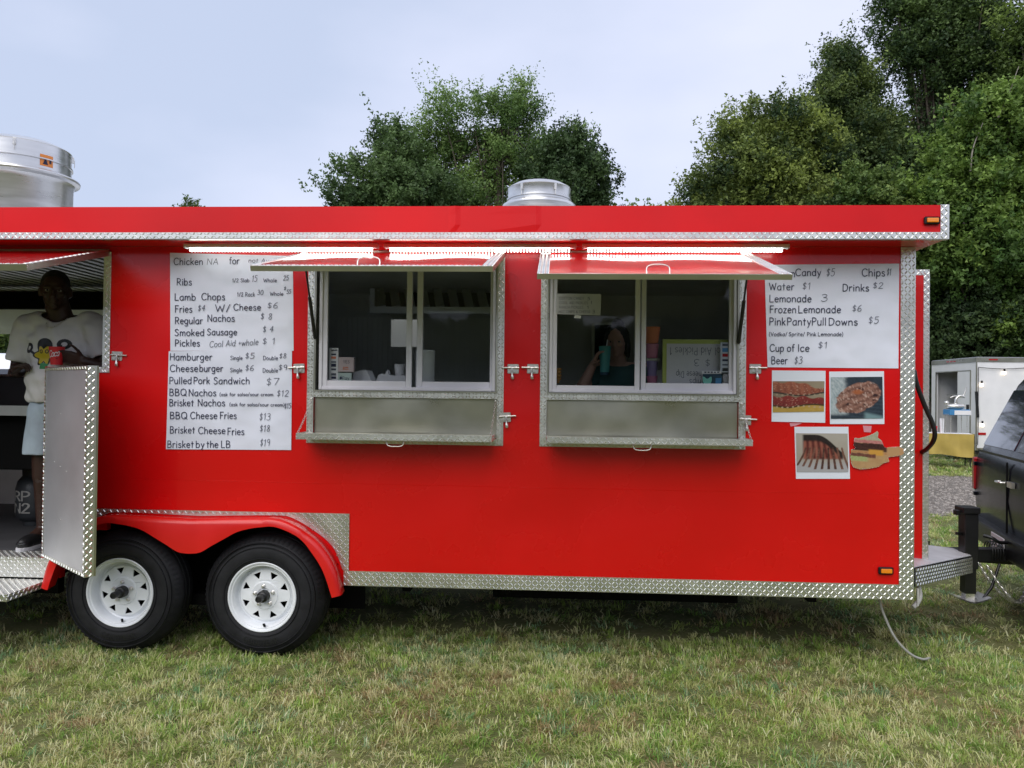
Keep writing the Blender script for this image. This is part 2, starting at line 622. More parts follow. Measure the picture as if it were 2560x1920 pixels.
# ---------------------------------------------------------------- hand lettering (single-stroke pen shapes)
GL = '''a 52;~46,60 28,63 8,50 2,30 8,8 24,0 38,8 46,24|46,62 46,0
b 52;4,100 4,0|~4,40 16,60 32,62 46,48 48,30 42,8 26,0 10,6 4,18
c 46;~44,54 30,63 10,54 3,32 9,9 27,0 44,9
d 52;46,100 46,0|~46,42 34,61 18,62 4,48 2,28 9,8 24,0 38,8 46,22
e 48;~4,33 24,34 45,35 44,50 27,63 9,54 3,32 9,9 27,0 43,8
f 32;~32,96 22,100 13,90 12,70 12,0|0,62 28,62
g 52;~46,50 32,62 16,62 3,46 3,22 14,4 30,4 46,22|~46,62 46,0 42,-24 26,-32 6,-26
h 50;4,100 4,0|~4,38 16,58 32,62 43,50 45,34 45,0
i 14;7,60 7,0|7,80 7,88
k 44;4,100 4,0|40,60 5,26|16,36 42,0
l 14;7,100 7,0
m 76;4,62 4,0|~4,38 14,58 26,62 36,50 38,34 38,0|~38,38 48,58 60,62 70,50 72,34 72,0
n 50;4,62 4,0|~4,38 16,58 32,62 43,50 45,34 45,0
o 52;~26,63 8,54 2,31 9,8 26,0 43,8 50,31 44,54 26,63
p 52;4,60 4,-34|~4,40 16,60 32,62 46,48 48,30 42,8 26,0 10,6 4,18
r 34;4,62 4,0|~4,34 12,54 24,62 34,60
s 40;~36,54 24,63 8,56 8,42 22,33 36,24 37,9 22,-1 3,8
t 36;16,88 16,0|2,62 32,62
u 50;~4,62 4,24 12,4 26,0 38,8 46,24|46,62 46,0
v 46;2,62 23,0 44,62
w 66;2,62 17,0 33,56 49,0 64,62
y 46;3,62 25,4|44,62 25,4 8,-34
z 42;3,62 40,62 3,0 41,0
A 66;2,0 33,100 64,0|13,36 53,36
B 58;5,100 5,0|~5,100 34,98 46,82 40,60 20,53 5,52|~5,52 36,50 53,34 48,8 26,0 5,0
C 68;~66,84 48,99 24,96 5,72 3,38 18,6 42,0 66,14
D 66;5,100 5,0|~5,100 34,98 58,78 62,48 52,16 28,1 5,0
E 54;50,100 5,100 5,0 52,0|5,52 44,52
F 52;5,100 5,0|5,100 50,100|5,54 42,54
G 72;~66,84 48,99 24,96 5,72 3,38 18,6 42,0 64,12 66,40|66,42 42,42
M 76;4,0 10,100 38,30 66,100 72,0
H 64;5,100 5,0|59,100 59,0|5,52 59,52
I 14;7,100 7,0
K 58;5,100 5,0|54,100 6,42|20,56 56,0
L 52;5,100 5,0 50,0
N 66;5,0 5,100 60,0 60,100
O 76;~38,100 12,86 3,50 12,14 38,0 64,14 72,50 64,86 38,100
P 54;5,100 5,0|~5,100 34,98 50,84 48,60 30,48 5,47
Q 76;~38,100 12,86 3,50 12,14 38,0 64,14 72,50 64,86 38,100|46,24 76,-6
R 60;5,100 5,0|~5,100 34,98 50,84 48,60 30,48 5,47|24,48 56,0
S 56;~50,84 34,100 12,92 8,72 24,56 42,44 50,24 38,4 18,0 4,14
T 56;0,100 56,100|28,100 28,0
U 62;~5,100 5,36 14,6 31,0 48,6 57,36 57,100
V 62;2,100 31,0 60,100
W 92;2,100 24,0 46,80 68,0 90,100
Y 56;2,100 28,52 54,100|28,52 28,0
0 54;~28,100 10,84 3,48 10,12 27,0 44,12 51,50 44,86 28,100
1 34;4,76 20,100 20,0
2 52;~5,78 16,97 34,98 46,82 40,58 20,28 3,1|3,1 50,0
3 50;~5,90 24,100 42,88 38,64 18,54|~18,54 40,50 48,28 38,6 18,-2 2,10
4 54;34,0 42,100 4,40 52,38
5 50;46,100 10,98 8,60|~8,60 26,64 44,50 46,24 30,2 10,0 2,10
6 50;~40,100 16,76 4,40 6,12 24,0 42,10 44,34 28,48 8,34
7 52;3,96 50,98 20,0
8 50;~40,84 24,100 8,84 16,62 36,42 44,20 28,0 8,12 10,34 32,60 40,84
9 48;~42,66 30,50 12,54 5,74 14,94 32,98 42,78 42,40 38,0
$ 46;~40,78 26,90 8,80 8,62 24,50 38,38 38,18 22,8 4,18|22,106 22,-8
/ 40;2,-6 36,104
( 24;~22,108 8,80 4,45 8,10 22,-20
) 24;~2,108 16,80 20,45 16,10 2,-20
+ 40;20,66 20,22|2,44 38,44
& 62;~58,0 20,58 16,84 30,100 42,84 34,62 6,34 6,8 24,0 42,12 54,36
? 44;~4,80 18,98 38,88 34,64 20,48 20,28|20,8 20,0'''
FONT = {}
for ln in GL.split('\n'):
    ch, rest = ln.split(' ', 1)
    w, st = rest.split(';')
    FONT[ch] = (float(w), [(s[0] == '~', [tuple(float(q) for q in p.split(',')) for p in s.lstrip('~').split(' ')]) for s in st.split('|')])


def strokes(text, gap=16, space=42, jit=0.0, rnd=random):
    """polylines in units of 100 = cap height"""
    x = 0
    out = []
    for ch in text:
        if ch == ' ':
            x += space
            continue
        w, ss = FONT[ch]
        dy = rnd.uniform(-jit, jit) * 100
        for sm, pts in ss:
            P = [Vector((p[0] + x, p[1] + dy, 0)) for p in pts]
            if sm:
                out.append(catmull(P, 3))
            else:
                out += [[a, b] for a, b in zip(P, P[1:])]
        x += w + gap
    return out, x - gap


def pen(mb, polys, fn, wd):
    """ribbons; fn(u, v, k) -> world point, k orders the layers"""
    for k, P in enumerate(polys):
        vs = []
        n = len(P)
        for i in range(n):
            t = (P[min(i + 1, n - 1)] - P[max(i - 1, 0)])
            t = t.normalized() if t.length > 0 else Vector((1, 0, 0))
            e = Vector((-t.y, t.x, 0)) * wd / 2
            q = P[i] - t * wd * .3 if i == 0 else (P[i] + t * wd * .3 if i == n - 1 else P[i])
            vs += [fn(q.x + e.x, q.y + e.y, k), fn(q.x - e.x, q.y - e.y, k)]
        mb.add(vs, [(2 * i, 2 * i + 1, 2 * i + 3, 2 * i + 2) for i in range(n - 1)])


def write(parent, rows, Y, m_main, m_thin, rot=None):
    """rows: (text, x_left, x_right, y_base, cap_height, thin?) measured in survey pixels, put on the plane y = Y"""
    for r in rows:
        text, xl, xr, yb, ch = r[:5]
        thin = len(r) > 5 and r[5]
        yb2 = r[6] if len(r) > 6 else yb
        x0, z0 = at(xl, yb, Y)
        x1, z1 = at(xr, yb2, Y)
        h = ch / 413 * (CAM_D + Y) / CAM_D
        P, w = strokes(text, jit=.03 if thin else .008)
        sx = (x1 - x0) / w
        sy = h / 100
        mb = MB()
        wd = (.0050 if ch > 12 else .0031) if not thin else .0033
        Q = [[Vector((p.x * sx + (p.y * sy * .12 if thin else 0), p.y * sy + (z1 - z0) * p.x / w, 0)) for p in pl] for pl in P]
        pen(mb, Q, lambda u, v, k: (x0 + u, Y - .0004 - .00015 * (k % 7), z0 + v), wd)
        mb.build('lettering', m_thin if thin else m_main, parent)


# value noise on numpy grids
def vnoise(x, y, s, seed=0):
    r = np.random.default_rng(seed)
    T = r.random((64, 64))
    x, y = np.asarray(x) * s, np.asarray(y) * s
    xi, yi = np.floor(x).astype(int), np.floor(y).astype(int)
    fx, fy = x - xi, y - yi
    fx, fy = fx * fx * (3 - 2 * fx), fy * fy * (3 - 2 * fy)
    g = lambda a, b: T[a % 64, b % 64]
    return (g(xi, yi) * (1 - fx) + g(xi + 1, yi) * fx) * (1 - fy) + (g(xi, yi + 1) * (1 - fx) + g(xi + 1, yi + 1) * fx) * fy


def fnoise(x, y, s, seed=0, o=3):
    return sum(vnoise(x, y, s * 2 ** i, seed + i) / 2 ** i for i in range(o)) / sum(1 / 2 ** i for i in range(o))


# ================================================================ setting: ground, gravel
GZ = -.04


def noise_ground(name, c1, c2, c3, s1, s2, rough=.95, bump=.5, bs=60):
    m = bpy.data.materials.new(name)
    m.use_nodes = True
    n = m.node_tree
    b = n.nodes['Principled BSDF']
    b.inputs['Roughness'].default_value = rough
    b.inputs['Specular IOR Level'].default_value = .15
    t = n.nodes.new('ShaderNodeTexCoord')
    z1 = n.nodes.new('ShaderNodeTexNoise')
    z1.inputs['Scale'].default_value = s1
    z1.inputs['Detail'].default_value = 6
    z2 = n.nodes.new('ShaderNodeTexNoise')
    z2.inputs['Scale'].default_value = s2
    z2.inputs['Detail'].default_value = 8
    r = n.nodes.new('ShaderNodeValToRGB')
    e = r.color_ramp.elements
    e[0].position, e[0].color = .35, (*c1, 1)
    e[1].position, e[1].color = .62, (*c2, 1)
    k = n.nodes.new('ShaderNodeMix')
    k.data_type = 'RGBA'
    k.inputs[7].default_value = (*c3, 1)
    q = n.nodes.new('ShaderNodeMapRange')
    q.inputs[1].default_value, q.inputs[2].default_value = .5, .7
    q.inputs[4].default_value = .8
    bu = n.nodes.new('ShaderNodeBump')
    bu.inputs['Strength'].default_value = bump
    bu.inputs['Distance'].default_value = .03
    z3 = n.nodes.new('ShaderNodeTexNoise')
    z3.inputs['Scale'].default_value = bs
    z3.inputs['Detail'].default_value = 4
    for z in (z1, z2, z3):
        n.links.new(t.outputs['Object'], z.inputs['Vector'])
    n.links.new(z1.outputs['Fac'], r.inputs[0])
    n.links.new(z2.outputs['Fac'], q.inputs[0])
    n.links.new(q.outputs[0], k.inputs[0])
    n.links.new(r.outputs[0], k.inputs[6])
    n.links.new(k.outputs[2], b.inputs['Base Color'])
    n.links.new(z3.outputs['Fac'], bu.inputs['Height'])
    n.links.new(bu.outputs[0], b.inputs['Normal'])
    return m


M['ground'] = noise_ground('lawn_soil', (.10, .12, .04), (.17, .175, .07), (.22, .19, .10), 1.3, 30, bs=90)
M['gravel'] = noise_ground('gravel', (.13, .11, .095), (.20, .175, .15), (.28, .26, .23), 3, 24, bump=1, bs=26)
tag(MB().add([(-500, -500, GZ), (500, -500, GZ), (500, 700, GZ), (-500, 700, GZ)], [(0, 1, 2, 3)]).build('ground', M['ground']), kind='structure')
mb = MB()
n = 60
lo = [(-60 + i * 2.4, 6.1 + .35 * math.sin(i * 1.7) + .2 * math.sin(i * .6)) for i in range(n)]
hi = [(-60 + i * 2.4, 11.6 + .4 * math.sin(i * 1.3 + 1)) for i in range(n)]
mb.add([(p[0], p[1], GZ + .006) for p in lo + hi], [(i, i + 1, i + 1 + n, i + n) for i in range(n - 1)])
tag(mb.build('gravel_drive', M['gravel']), kind='structure')

# ================================================================ the red food trailer
XL, XR = -6.2, 2.082
Z0, Z1 = .40, 2.452
DEEP = 2.12
T = thing('food_trailer', (0, 0, GZ), 'red concession trailer with tread plate trim and raised serving window flaps, parked on grass', 'food trailer')

FC = .5 * (at(98, 1492, -.12)[0] + at(852, 1492, -.12)[0])  # middle between the axles
holes = [(-5.2, -2.783, 1.705, 2.39), (-4.3, -3.165, .5225, 1.706),
         (-1.468, -.350, 1.300, 2.395), (-.052, 1.078, 1.300, 2.395),
         (FC - .87, FC + .87, .39, .53), (FC - .80, FC + .80, .52, .63), (FC - .69, FC + .69, .62, .70), (FC - .58, FC + .58, .69, .76)]


def holed_wall(mb, x0, x1, z0, z1, y0, y1, holes):
    xs = sorted({x0, x1, *[h[0] for h in holes], *[h[1] for h in holes]})
    zs = sorted({z0, z1, *[h[2] for h in holes], *[h[3] for h in holes]})
    xs = [x for x in xs if x0 <= x <= x1]
    zs = [z for z in zs if z0 <= z <= z1]

    def solid(i, j):
        if i < 0 or j < 0 or i >= len(xs) - 1 or j >= len(zs) - 1:
            return False
        cx, cz = (xs[i] + xs[i + 1]) / 2, (zs[j] + zs[j + 1]) / 2
        return not any(h[0] < cx < h[1] and h[2] < cz < h[3] for h in holes)
    for i in range(len(xs) - 1):
        for j in range(len(zs) - 1):
            if not solid(i, j):
                continue
            a, b, c, d = xs[i], xs[i + 1], zs[j], zs[j + 1]
            mb.add([(a, y0, c), (b, y0, c), (b, y0, d), (a, y0, d)], [(0, 1, 2, 3)])
            mb.add([(a, y1, c), (b, y1, c), (b, y1, d), (a, y1, d)], [(3, 2, 1, 0)])
            if not solid(i - 1, j):
                mb.add([(a, y0, c), (a, y1, c), (a, y1, d), (a, y0, d)], [(3, 2, 1, 0)])
            if not solid(i + 1, j):
                mb.add([(b, y0, c), (b, y1, c), (b, y1, d), (b, y0, d)], [(0, 1, 2, 3)])
            if not solid(i, j - 1):
                mb.add([(a, y0, c), (b, y0, c), (b, y1, c), (a, y1, c)], [(3, 2, 1, 0)])
            if not solid(i, j + 1):
                mb.add([(a, y0, d), (b, y0, d), (b, y1, d), (a, y1, d)], [(0, 1, 2, 3)])


def weld(o):
    bm = bmesh.new()
    bm.from_mesh(o.data)
    bmesh.ops.remove_doubles(bm, verts=bm.verts, dist=1e-4)
    bmesh.ops.recalc_face_normals(bm, faces=bm.faces)
    bm.to_mesh(o.data)
    bm.free()
    return o


mb = MB()
holed_wall(mb, XL, XR, Z0, Z1, 0, .045, holes)
weld(mb.build('side_wall', M['red'], T))
mb = MB()
holed_wall(mb, -2.715, XR - .046, .53, Z1 - .034, .0458, .0500, [h for h in holes if h[2] > 1] + [(-2.72, -1.22, .52, .80)])
weld(mb.build('wall_lining', M['inner'], T))
MB().box(XR - .052, XR - .0465, .055, DEEP - .055, .53, Z1 - .034).build('end_lining', M['inner'], T)
# far side wall, with the porch hatch open
mb = MB()
holed_wall(mb, XL, XR, Z0, Z1, DEEP - .045, DEEP, [(-5.6, -3.25, 1.69, 2.36)])
w = weld(mb.build('far_side_wall', M['inner'], T))
# end walls, partition, floor, ceiling
MB().box(XR - .045, XR - .001, .046, DEEP - .046, Z0, Z1).build('front_wall', M['red'], T)
MB().box(XL + .001, XL + .045, .046, DEEP - .046, Z0, Z1).build('rear_wall', M['red'], T)
mb = MB()
mb.box(-2.76, -2.72, .046, DEEP - .046, .82, Z1 - .035)
mb.box(-2.76, -2.72, .47, DEEP - .046, .53, .8195)
mb.build('partition', M['inner'], T)
MB().box(XL + .046, FC - .94, .046, DEEP - .046, .44, .522).build('porch_floor', M['floor'], T)
mb = MB()
mb.box(FC - .94, FC + .94, .46, DEEP - .046, .441, .521)
mb.box(FC + .94, XR - .046, .046, DEEP - .046, .44, .522)
mb.build('floor_pan', M['door'], T)
mb = MB()
for i in range(36):  # ribbed porch ceiling
    x = XL + .06 + i * .095
    if x > -2.8:
        break
    mb.box(x, x + .045, .047, DEEP - .047, Z1 - .016, Z1 - .006)
mb.box(XL + .046, -2.765, .047, DEEP - .047, Z1 - .0055, Z1 - .001)
mb.build('porch_ceiling', M['steel'], T)
HX = [(-2.3, -.75), (.75, 1.35)]  # unseen clear roof vents, added to let daylight into the kitchen
HY = (.09, .46)


def pierced(mb, x0, x1, y0, y1, z0, z1):
    mb.box(x0, x1, y0, HY[0], z0, z1)
    mb.box(x0, x1, HY[1], y1, z0, z1)
    xs_ = [x0] + [v for h in HX for v in h] + [x1]
    for a, b in zip(xs_[::2], xs_[1::2]):
        mb.box(a, b, HY[0], HY[1], z0, z1)
    return mb


pierced(MB(), -2.715, XR - .046, .047, DEEP - .047, Z1 - .03, Z1 - .001).build('kitchen_ceiling', M['inner'], T)
for a, b in HX:
    v_ = thing('added_roof_vent', ((a + b) / 2, .27, 2.6), None, None)
    v_.parent = T
    v_.location = Vector(((a + b) / 2, .27, 2.6)) - T.location
    mb = MB()
    mb.box(a - .03, a - .001, HY[0] - .03, HY[1] + .03, 2.601, 2.64)
    mb.box(b + .001, b + .03, HY[0] - .03, HY[1] + .03, 2.601, 2.64)
    mb.box(a, b, HY[0] - .03, HY[0] - .001, 2.601, 2.64)
    mb.box(a, b, HY[1] + .001, HY[1] + .03, 2.601, 2.64)
    mb.build('added_vent_frame', M['whitef'], v_)
    MB().box(a - .03, b + .03, HY[0] - .03, HY[1] + .03, 2.641, 2.648).build('added_vent_lid', M['glassopen'], v_)
# roof slab and the overhanging canopy box
mb = MB()
pierced(mb, XL, 2.150, .001, DEEP + .1, Z1 + .001, 2.594)
mb.build('roof', M['deck'], T)
MB().box(XL, 2.150, -.215, 0, Z1 + .001, 2.594).build('canopy', M['redp'], T)
pierced(MB(), XL, 2.149, -.214, DEEP + .09, 2.5945, 2.6).build('roof_sheet', M['deck'], T)
mb = MB()
# fascia: red board, slightly buckled at two seams as seen
xs = [XL, -2.2, -1.0, -.62, -.58, -.55, -.45, -.12, -.09, .5, 1.4, 2.106]
zs = [2.487, 2.53, 2.59, 2.637]
off = {4: .006, 7: .005}
V = [(x, -.25 - (off.get(i, 0) if 0 < j < 3 else (off.get(i, 0) * (1.2 if j else 0))), z) for j, z in enumerate(zs) for i, x in enumerate(xs)]
nx = len(xs)
mb.add(V, [(j * nx + i, j * nx + i + 1, (j + 1) * nx + i + 1, (j + 1) * nx + i) for j in range(3) for i in range(nx - 1)])
mb.box(XL, 2.106, -.244, -.216, 2.455, 2.634)
mb.build('fascia', M['redfas'], T)
mb = MB()
tread(mb, (XL, -.252, 2.450), (1, 0, 0), (0, 0, 1), 2.1065 - XL, .037)
tread(mb, (2.1065, -.253, 2.449), (1, 0, 0), (0, 0, 1), .046, .19)
mb.build('fascia_trim', M['tread'], T)
MB().box(XL, 2.150, -.2495, -.2160, 2.4475, 2.4495).build('fascia_lip', M['alu'], T)

# tread plate trims on the wall
mb = MB()
tread(mb, (FC + .905, -.006, Z0), (1, 0, 0), (0, 0, 1), 2.002 - FC - .905, .088)
mb.build('bottom_trim', M['tread'], T)
mb = MB()
tread(mb, (2.0025, -.006, Z0), (1, 0, 0), (0, 0, 1), .084, Z1 - Z0 - .002)
tread(mb, (2.0866, -.0055, Z0), (0, 1, 0), (0, 0, 1), .09, Z1 - Z0 - .03)
mb.build('corner_trim', M['tread'], T)

# ---- fender outline (y = -.12), right half measured, mirrored about the middle
OUT = [(475, 1297), (599, 1296), (673, 1296), (710, 1301), (765, 1332), (817, 1377), (843, 1440), (853, 1489)]
INN = [(475, 1384), (500, 1381), (530, 1364), (561, 1347), (590, 1331), (617, 1323), (650, 1318), (691, 1318), (747, 1344), (784, 1388), (810, 1433), (830, 1494)]


def fend(lst, sm):
    P = [at(a, b, -.12) for a, b in lst]
    P = [Vector((x - FC, z, 0)) for x, z in P]
    P[0].x = 0
    P = catmull(P, sm)
    return P


def resample(P, n):
    L = [0]
    for a, b in zip(P, P[1:]):
        L.append(L[-1] + (b - a).length)
    o = []
    for i in range(n):
        t = L[-1] * i / (n - 1)
        k = max(j for j in range(len(L)) if L[j] <= t + 1e-9)
        k = min(k, len(P) - 2)
        u = (t - L[k]) / max(L[k + 1] - L[k], 1e-9)
        o.append(P[k].lerp(P[k + 1], u))
    return o


NF = 48
OP = resample(fend(OUT, 6), NF)
IP = []
fi = fend(INN, 6)
# pair inner points with outer ones by proportional walk that keeps the hump aligned
IPr = resample(fi, NF)
OP2 = []
for p in IPr:
    # nearest outer point
    OP2.append(min(resample(fend(OUT, 6), 200), key=lambda q: (q - p).length + abs(q.x - p.x) * .35))
OP2[0] = Vector((0, OP[0].y, 0))
OP2[-1] = OP[-1]
for _ in range(10):
    OP2 = [OP2[0]] + [(OP2[i - 1] + OP2[i] * 2 + OP2[i + 1]) / 4 for i in range(1, NF - 1)] + [OP2[-1]]
rings = []
for sgn in (-1, 1):
    seq = list(zip(OP2, IPr))
    if sgn < 0:
        seq = seq[::-1][:-1]
    for o_, i_ in seq:
        d = (o_ - i_)
        dn = d.normalized()
        X = lambda v: FC + sgn * v.x
        r = []
        for k, (f, e, y) in enumerate([(1, -.014, -.001), (1, -.008, -.05), (1, -.002, -.095), (1, -.012, -.118), (1, -.034, -.125), (0, 0, -.125), (0, .004, -.112), (0, .02, -.02)]):
            v = (o_ + dn * e) if f else (i_ + dn * e)
            if f and e < 0 and d.length < .05:
                v = o_ + dn * e * .4
            r.append((X(v), y, v.y))
        rings.append(r)
mb = MB()
V = [p for r in rings for p in r]
K = 8
mb.add(V, [(i * K + k, i * K + k + 1, (i + 1) * K + k + 1, (i + 1) * K + k) for i in range(len(rings) - 1) for k in range(K - 1)]
       + [tuple(range(K)), tuple((len(rings) - 1) * K + k for k in range(K))[::-1]])
mb.build('fender', M['redp'], T, smooth=50)
# tread plate round the fender
outer = [(FC + p.x, p.y) for p in resample(fend(OUT, 6), 60)]


def out_of_fender(c):
    x = abs(c.x - FC)
    zz = None
    P = [(p[0] - FC, p[1]) for p in outer]
    for a, b in zip(P, P[1:]):
        if a[0] <= x <= b[0] or b[0] <= x <= a[0]:
            zz = a[1] + (b[1] - a[1]) * ((x - a[0]) / (b[0] - a[0] + 1e-9))
    return zz is None or c.z > zz + .006


mb = MB()
TR = -1.236
lp = [(TR, .4885)] + [(FC + .905, .4885)] + [(p[0] + .002, p[1] + .0) for p in outer[::-1] if p[1] > .49] + [(2 * FC - p[0], p[1]) for p in outer if p[1] > .53 and 2 * FC - p[0] > -3.13] + [(-3.14, .833), (TR, .833)]
me = plate([lp], .004)
me.transform(Matrix.Translation((0, -.004, 0)))
mb.add([tuple(v.co) for v in me.vertices], [tuple(p.vertices) for p in me.polygons])
tread(mb, (-3.14, -.006, .4885), (1, 0, 0), (0, 0, 1), TR + 3.14, .833 - .4885, back=False, inside=out_of_fender)
mb.build('wheel_arch_plate', M['tread'], T)
# wheel well and chassis
mb = MB()
mb.box(FC - .93, FC + .93, .42, .44, .14, .80)
mb.box(FC - .93, FC + .93, .046, .44, .78, .80)
mb.box(FC - .93, FC - .92, .046, .42, .40, .78)
mb.box(FC + .92, FC + .93, .046, .42, .40, .78)
mb.build('wheel_well', M['matte'], T)
mb = MB()
mb.box(XL + .1, FC - .95, .10, .16, .275, .438)
mb.box(FC + .95, XR - .3, .50, .56, .285, .438)
mb.box(XL + .1, XR - .1, DEEP - .16, DEEP - .10, .275, .438)
for i in range(13):
    x = XL + .3 + i * .62
    mb.box(x, x + .05, .161, DEEP - .161, .33, .437)
for dx in (-.445, .445):
    mb.box(FC + dx - .04, FC + dx + .04, .30, DEEP - .3, .29, .37)
mb.box(FC - .6, FC + .6, .20, .26, .20, .27)
mb.box(-.4, 1.2, .5, 1.3, .22, .33)
mb.build('chassis', M['matte'], T)


# ---- screws along the trims, and the faint crease in the skin
mb = MB()
pts = [(x, .482) for x in np.arange(-1.2, 1.98, .148)] + [(x, .408) for x in np.arange(-1.13, 1.98, .148)]
pts += [(2.010, z) for z in np.arange(.6, 2.4, .15)] + [(2.079, z) for z in np.arange(.53, 2.4, .15)]
for x0_, x1_ in ((-1.488, -.330), (-.072, 1.098)):
    pts += [(x_, z) for x_ in (x0_, x1_) for z in np.arange(1.33, 2.2, .17)] + [(x, 1.5545) for x in np.arange(x0_ + .12, x1_, .19)]
for x, z in pts:
    mb.lathe([(.0036, 0), (.0034, .0016), (.0, .0024)], (float(x), -.0085, float(z)), (0, -1, 0), 7)
o = mb.build('trim_screw', M['chrome'], T)
o['kind'] = 'stuff'
mb = MB()
cr_pts = [(-2.6, 1.02), (-1.9, 1.016), (-.2, 1.010), (.8, 1.008), (2.0, 1.012)]
mb.tube([(x, .0012, z) for x, z in cr_pts], .0022, 5)
mb.build('panel_seam', M['red'], T)


# ---- wheels
def make_wheel(cx, yo, cz, phase, hublen):
    """outer sidewall near y = yo, facing -y"""
    w = thing('wheel', (cx, yo, cz), None, None)
    w.parent = T
    w.location = Vector((cx, yo, cz)) - T.location
    ax = (0, -1, 0)
    R = .372
    prof = [(.198, -.006), (.205, .006), (.225, .016), (.255, .022), (.290, .020), (.318, .010), (.340, -.004), (.356, -.020), (.366, -.032),
            (R, -.046), (R, -.066), (R - .009, -.068), (R - .009, -.076), (R, -.078), (R, -.112), (R - .009, -.114), (R - .009, -.122), (R, -.124), (R, -.160), (.362, -.185), (.330, -.205), (.26, -.21), (.2, -.2)]
    mb = MB()
    mb.lathe(prof, (cx, yo, cz), ax, 96)
    for k in range(72):  # shoulder lugs
        q = 2 * math.pi * k / 72
        c, s_ = math.cos(q), math.sin(q)
        for r0, r1, d0, d1 in [(.338, .3725, .001, -.050)]:
            tw = .0055
            P = []
            for r, d in ((r0, d0 + .0035), (r1 - .008, -.020), (r1 + .001, -.046)):
                for e in (-tw, tw):
                    P.append((cx + c * r - s_ * e, yo - d, cz + s_ * r + c * e))
            mb.add(P, [(0, 1, 3, 2), (2, 3, 5, 4)])
    for r in (.232, .300, .326):  # moulded rings
        mb.lathe([(r - .003, .014), (r - .001, .0245), (r + .001, .0245), (r + .003, .014)], (cx, yo, cz), ax, 96)
    mb.build('tyre', M['rubber'], w, smooth=30)
    mb = MB()  # sidewall lettering, raised in black rubber
    P, wd = strokes('GOODYEAR', gap=26)
    mb2 = MB()

    def onside(u, v, k):
        a = R_(-90) + (u - wd / 2) * .00030 / .272
        r = .270 - (v - 50) * .00030
        return (cx + math.cos(a) * r, yo - .0235 - .0003 * (k % 3), cz + math.sin(a) * r)
    pen(mb2, P, onside, 14)
    mb2.build('sidewall_lettering', M['black'], w)
    # rim: flange and barrel
    mb = MB()
    mb.lathe([(.197, -.03), (.205, .006), (.210, .010), (.2105, .014), (.207, .017), (.201, .015), (.197, .008), (.193, .004), (.189, .006), (.184, .002), (.178, -.022), (.176, -.06), (.168, -.064), (.158, -.050), (.150, -.046)], (cx, yo, cz), ax, 72)
    mb.build('rim', M['wheelw'], w, smooth=40)
    loops = [[(.152 * math.cos(a), .152 * math.sin(a)) for a in [i * 2 * math.pi / 64 for i in range(64)]]]
    for k in range(8):
        a = phase + k * math.pi / 4
        u = Vector((math.cos(a), math.sin(a)))
        v = Vector((-u.y, u.x))
        c = [u * .142 + v * .027, u * .142 - v * .027, u * .098]
        lp = []
        for i in range(3):
            p0, p1, p2 = c[i - 1], c[i], c[(i + 1) % 3]
            d0, d1 = (p0 - p1).normalized(), (p2 - p1).normalized()
            for t in (0, .25, .5, .75, 1):
                q = (p1 + d0 * .007) * (1 - t) ** 2 + p1 * 2 * t * (1 - t) + (p1 + d1 * .007) * t * t
                lp.append((q.x, q.y))
        loops.append(lp[::-1])
    me = plate(loops, .006, bev=.0015)
    # dish the disc
    bm = bmesh.new()
    bm.from_mesh(me)
    bmesh.ops.triangulate(bm, faces=bm.faces)
    bmesh.ops.subdivide_edges(bm, edges=[e for e in bm.edges if e.calc_length() > .05], cuts=2)
    for vv in bm.verts:
        r = math.hypot(vv.co.x, vv.co.z)
        vv.co.y += .044 - max(0, (.152 - r)) * .12
    bm.to_mesh(me)
    bm.free()
    me.transform(Matrix.Translation((cx, yo, cz)))
    d = link('wheel_disc', me, M['wheelw'], w)
    mb = MB()
    mb.lathe([(.088, -.036), (.080, -.024), (.046, -.024), (.044, -.030)], (cx, yo, cz), ax, 48)
    mb.build('hub_face', M['wheelw'], w, smooth=40)
    MB().lathe([(.0, -.16), (.15, -.158), (.17, -.1), (.17, -.075)], (cx, yo, cz), ax, 32).build('brake_drum', M['matte'], w)
    mb = MB()
    mb.lathe([(.035, -.03), (.035, .008), (.032, .014), (.023, .016), (.021, .018), (.021, hublen - .008), (.019, hublen), (.015, hublen + .001), (.014, hublen - .004), (.0, hublen - .004)], (cx, yo, cz), ax, 32)
    mb.build('hub_cap', M['black'] if hublen > .06 else mat('rusty_hub', (.10, .075, .06), .6, .4, var=.4, vs=40), w, smooth=40)
    first = None
    for k in range(5):
        a = R_(90) + k * 2 * math.pi / 5 + phase * .2
        if first is None:
            mb = MB()
            mb.lathe([(.0125, 0), (.0125, .004), (.0095, .006), (.0095, .018), (.006, .021), (0, .021)], (cx, yo, cz), ax, 6)
            first = mb.build('lug_nut', M['chrome'], w)
            first.location = (.058 * math.cos(a), .0255, .058 * math.sin(a))
        else:
            c = first.copy()
            C.objects.link(c)
            c.parent = w
            c.location = (.058 * math.cos(a), .0255, .058 * math.sin(a))
    mb = MB()
    mb.bar((cx + .004, yo + .010, cz - .168), (cx + .02, yo - .012, cz - .173), .012, .009)
    mb.build('valve_stem', M['matte'], w)
    return w


make_wheel(at(301, 1483, -.05)[0], -.045, .334, R_(12), .085)
make_wheel(at(656, 1493, -.05)[0], -.045, .330, R_(22), .070)


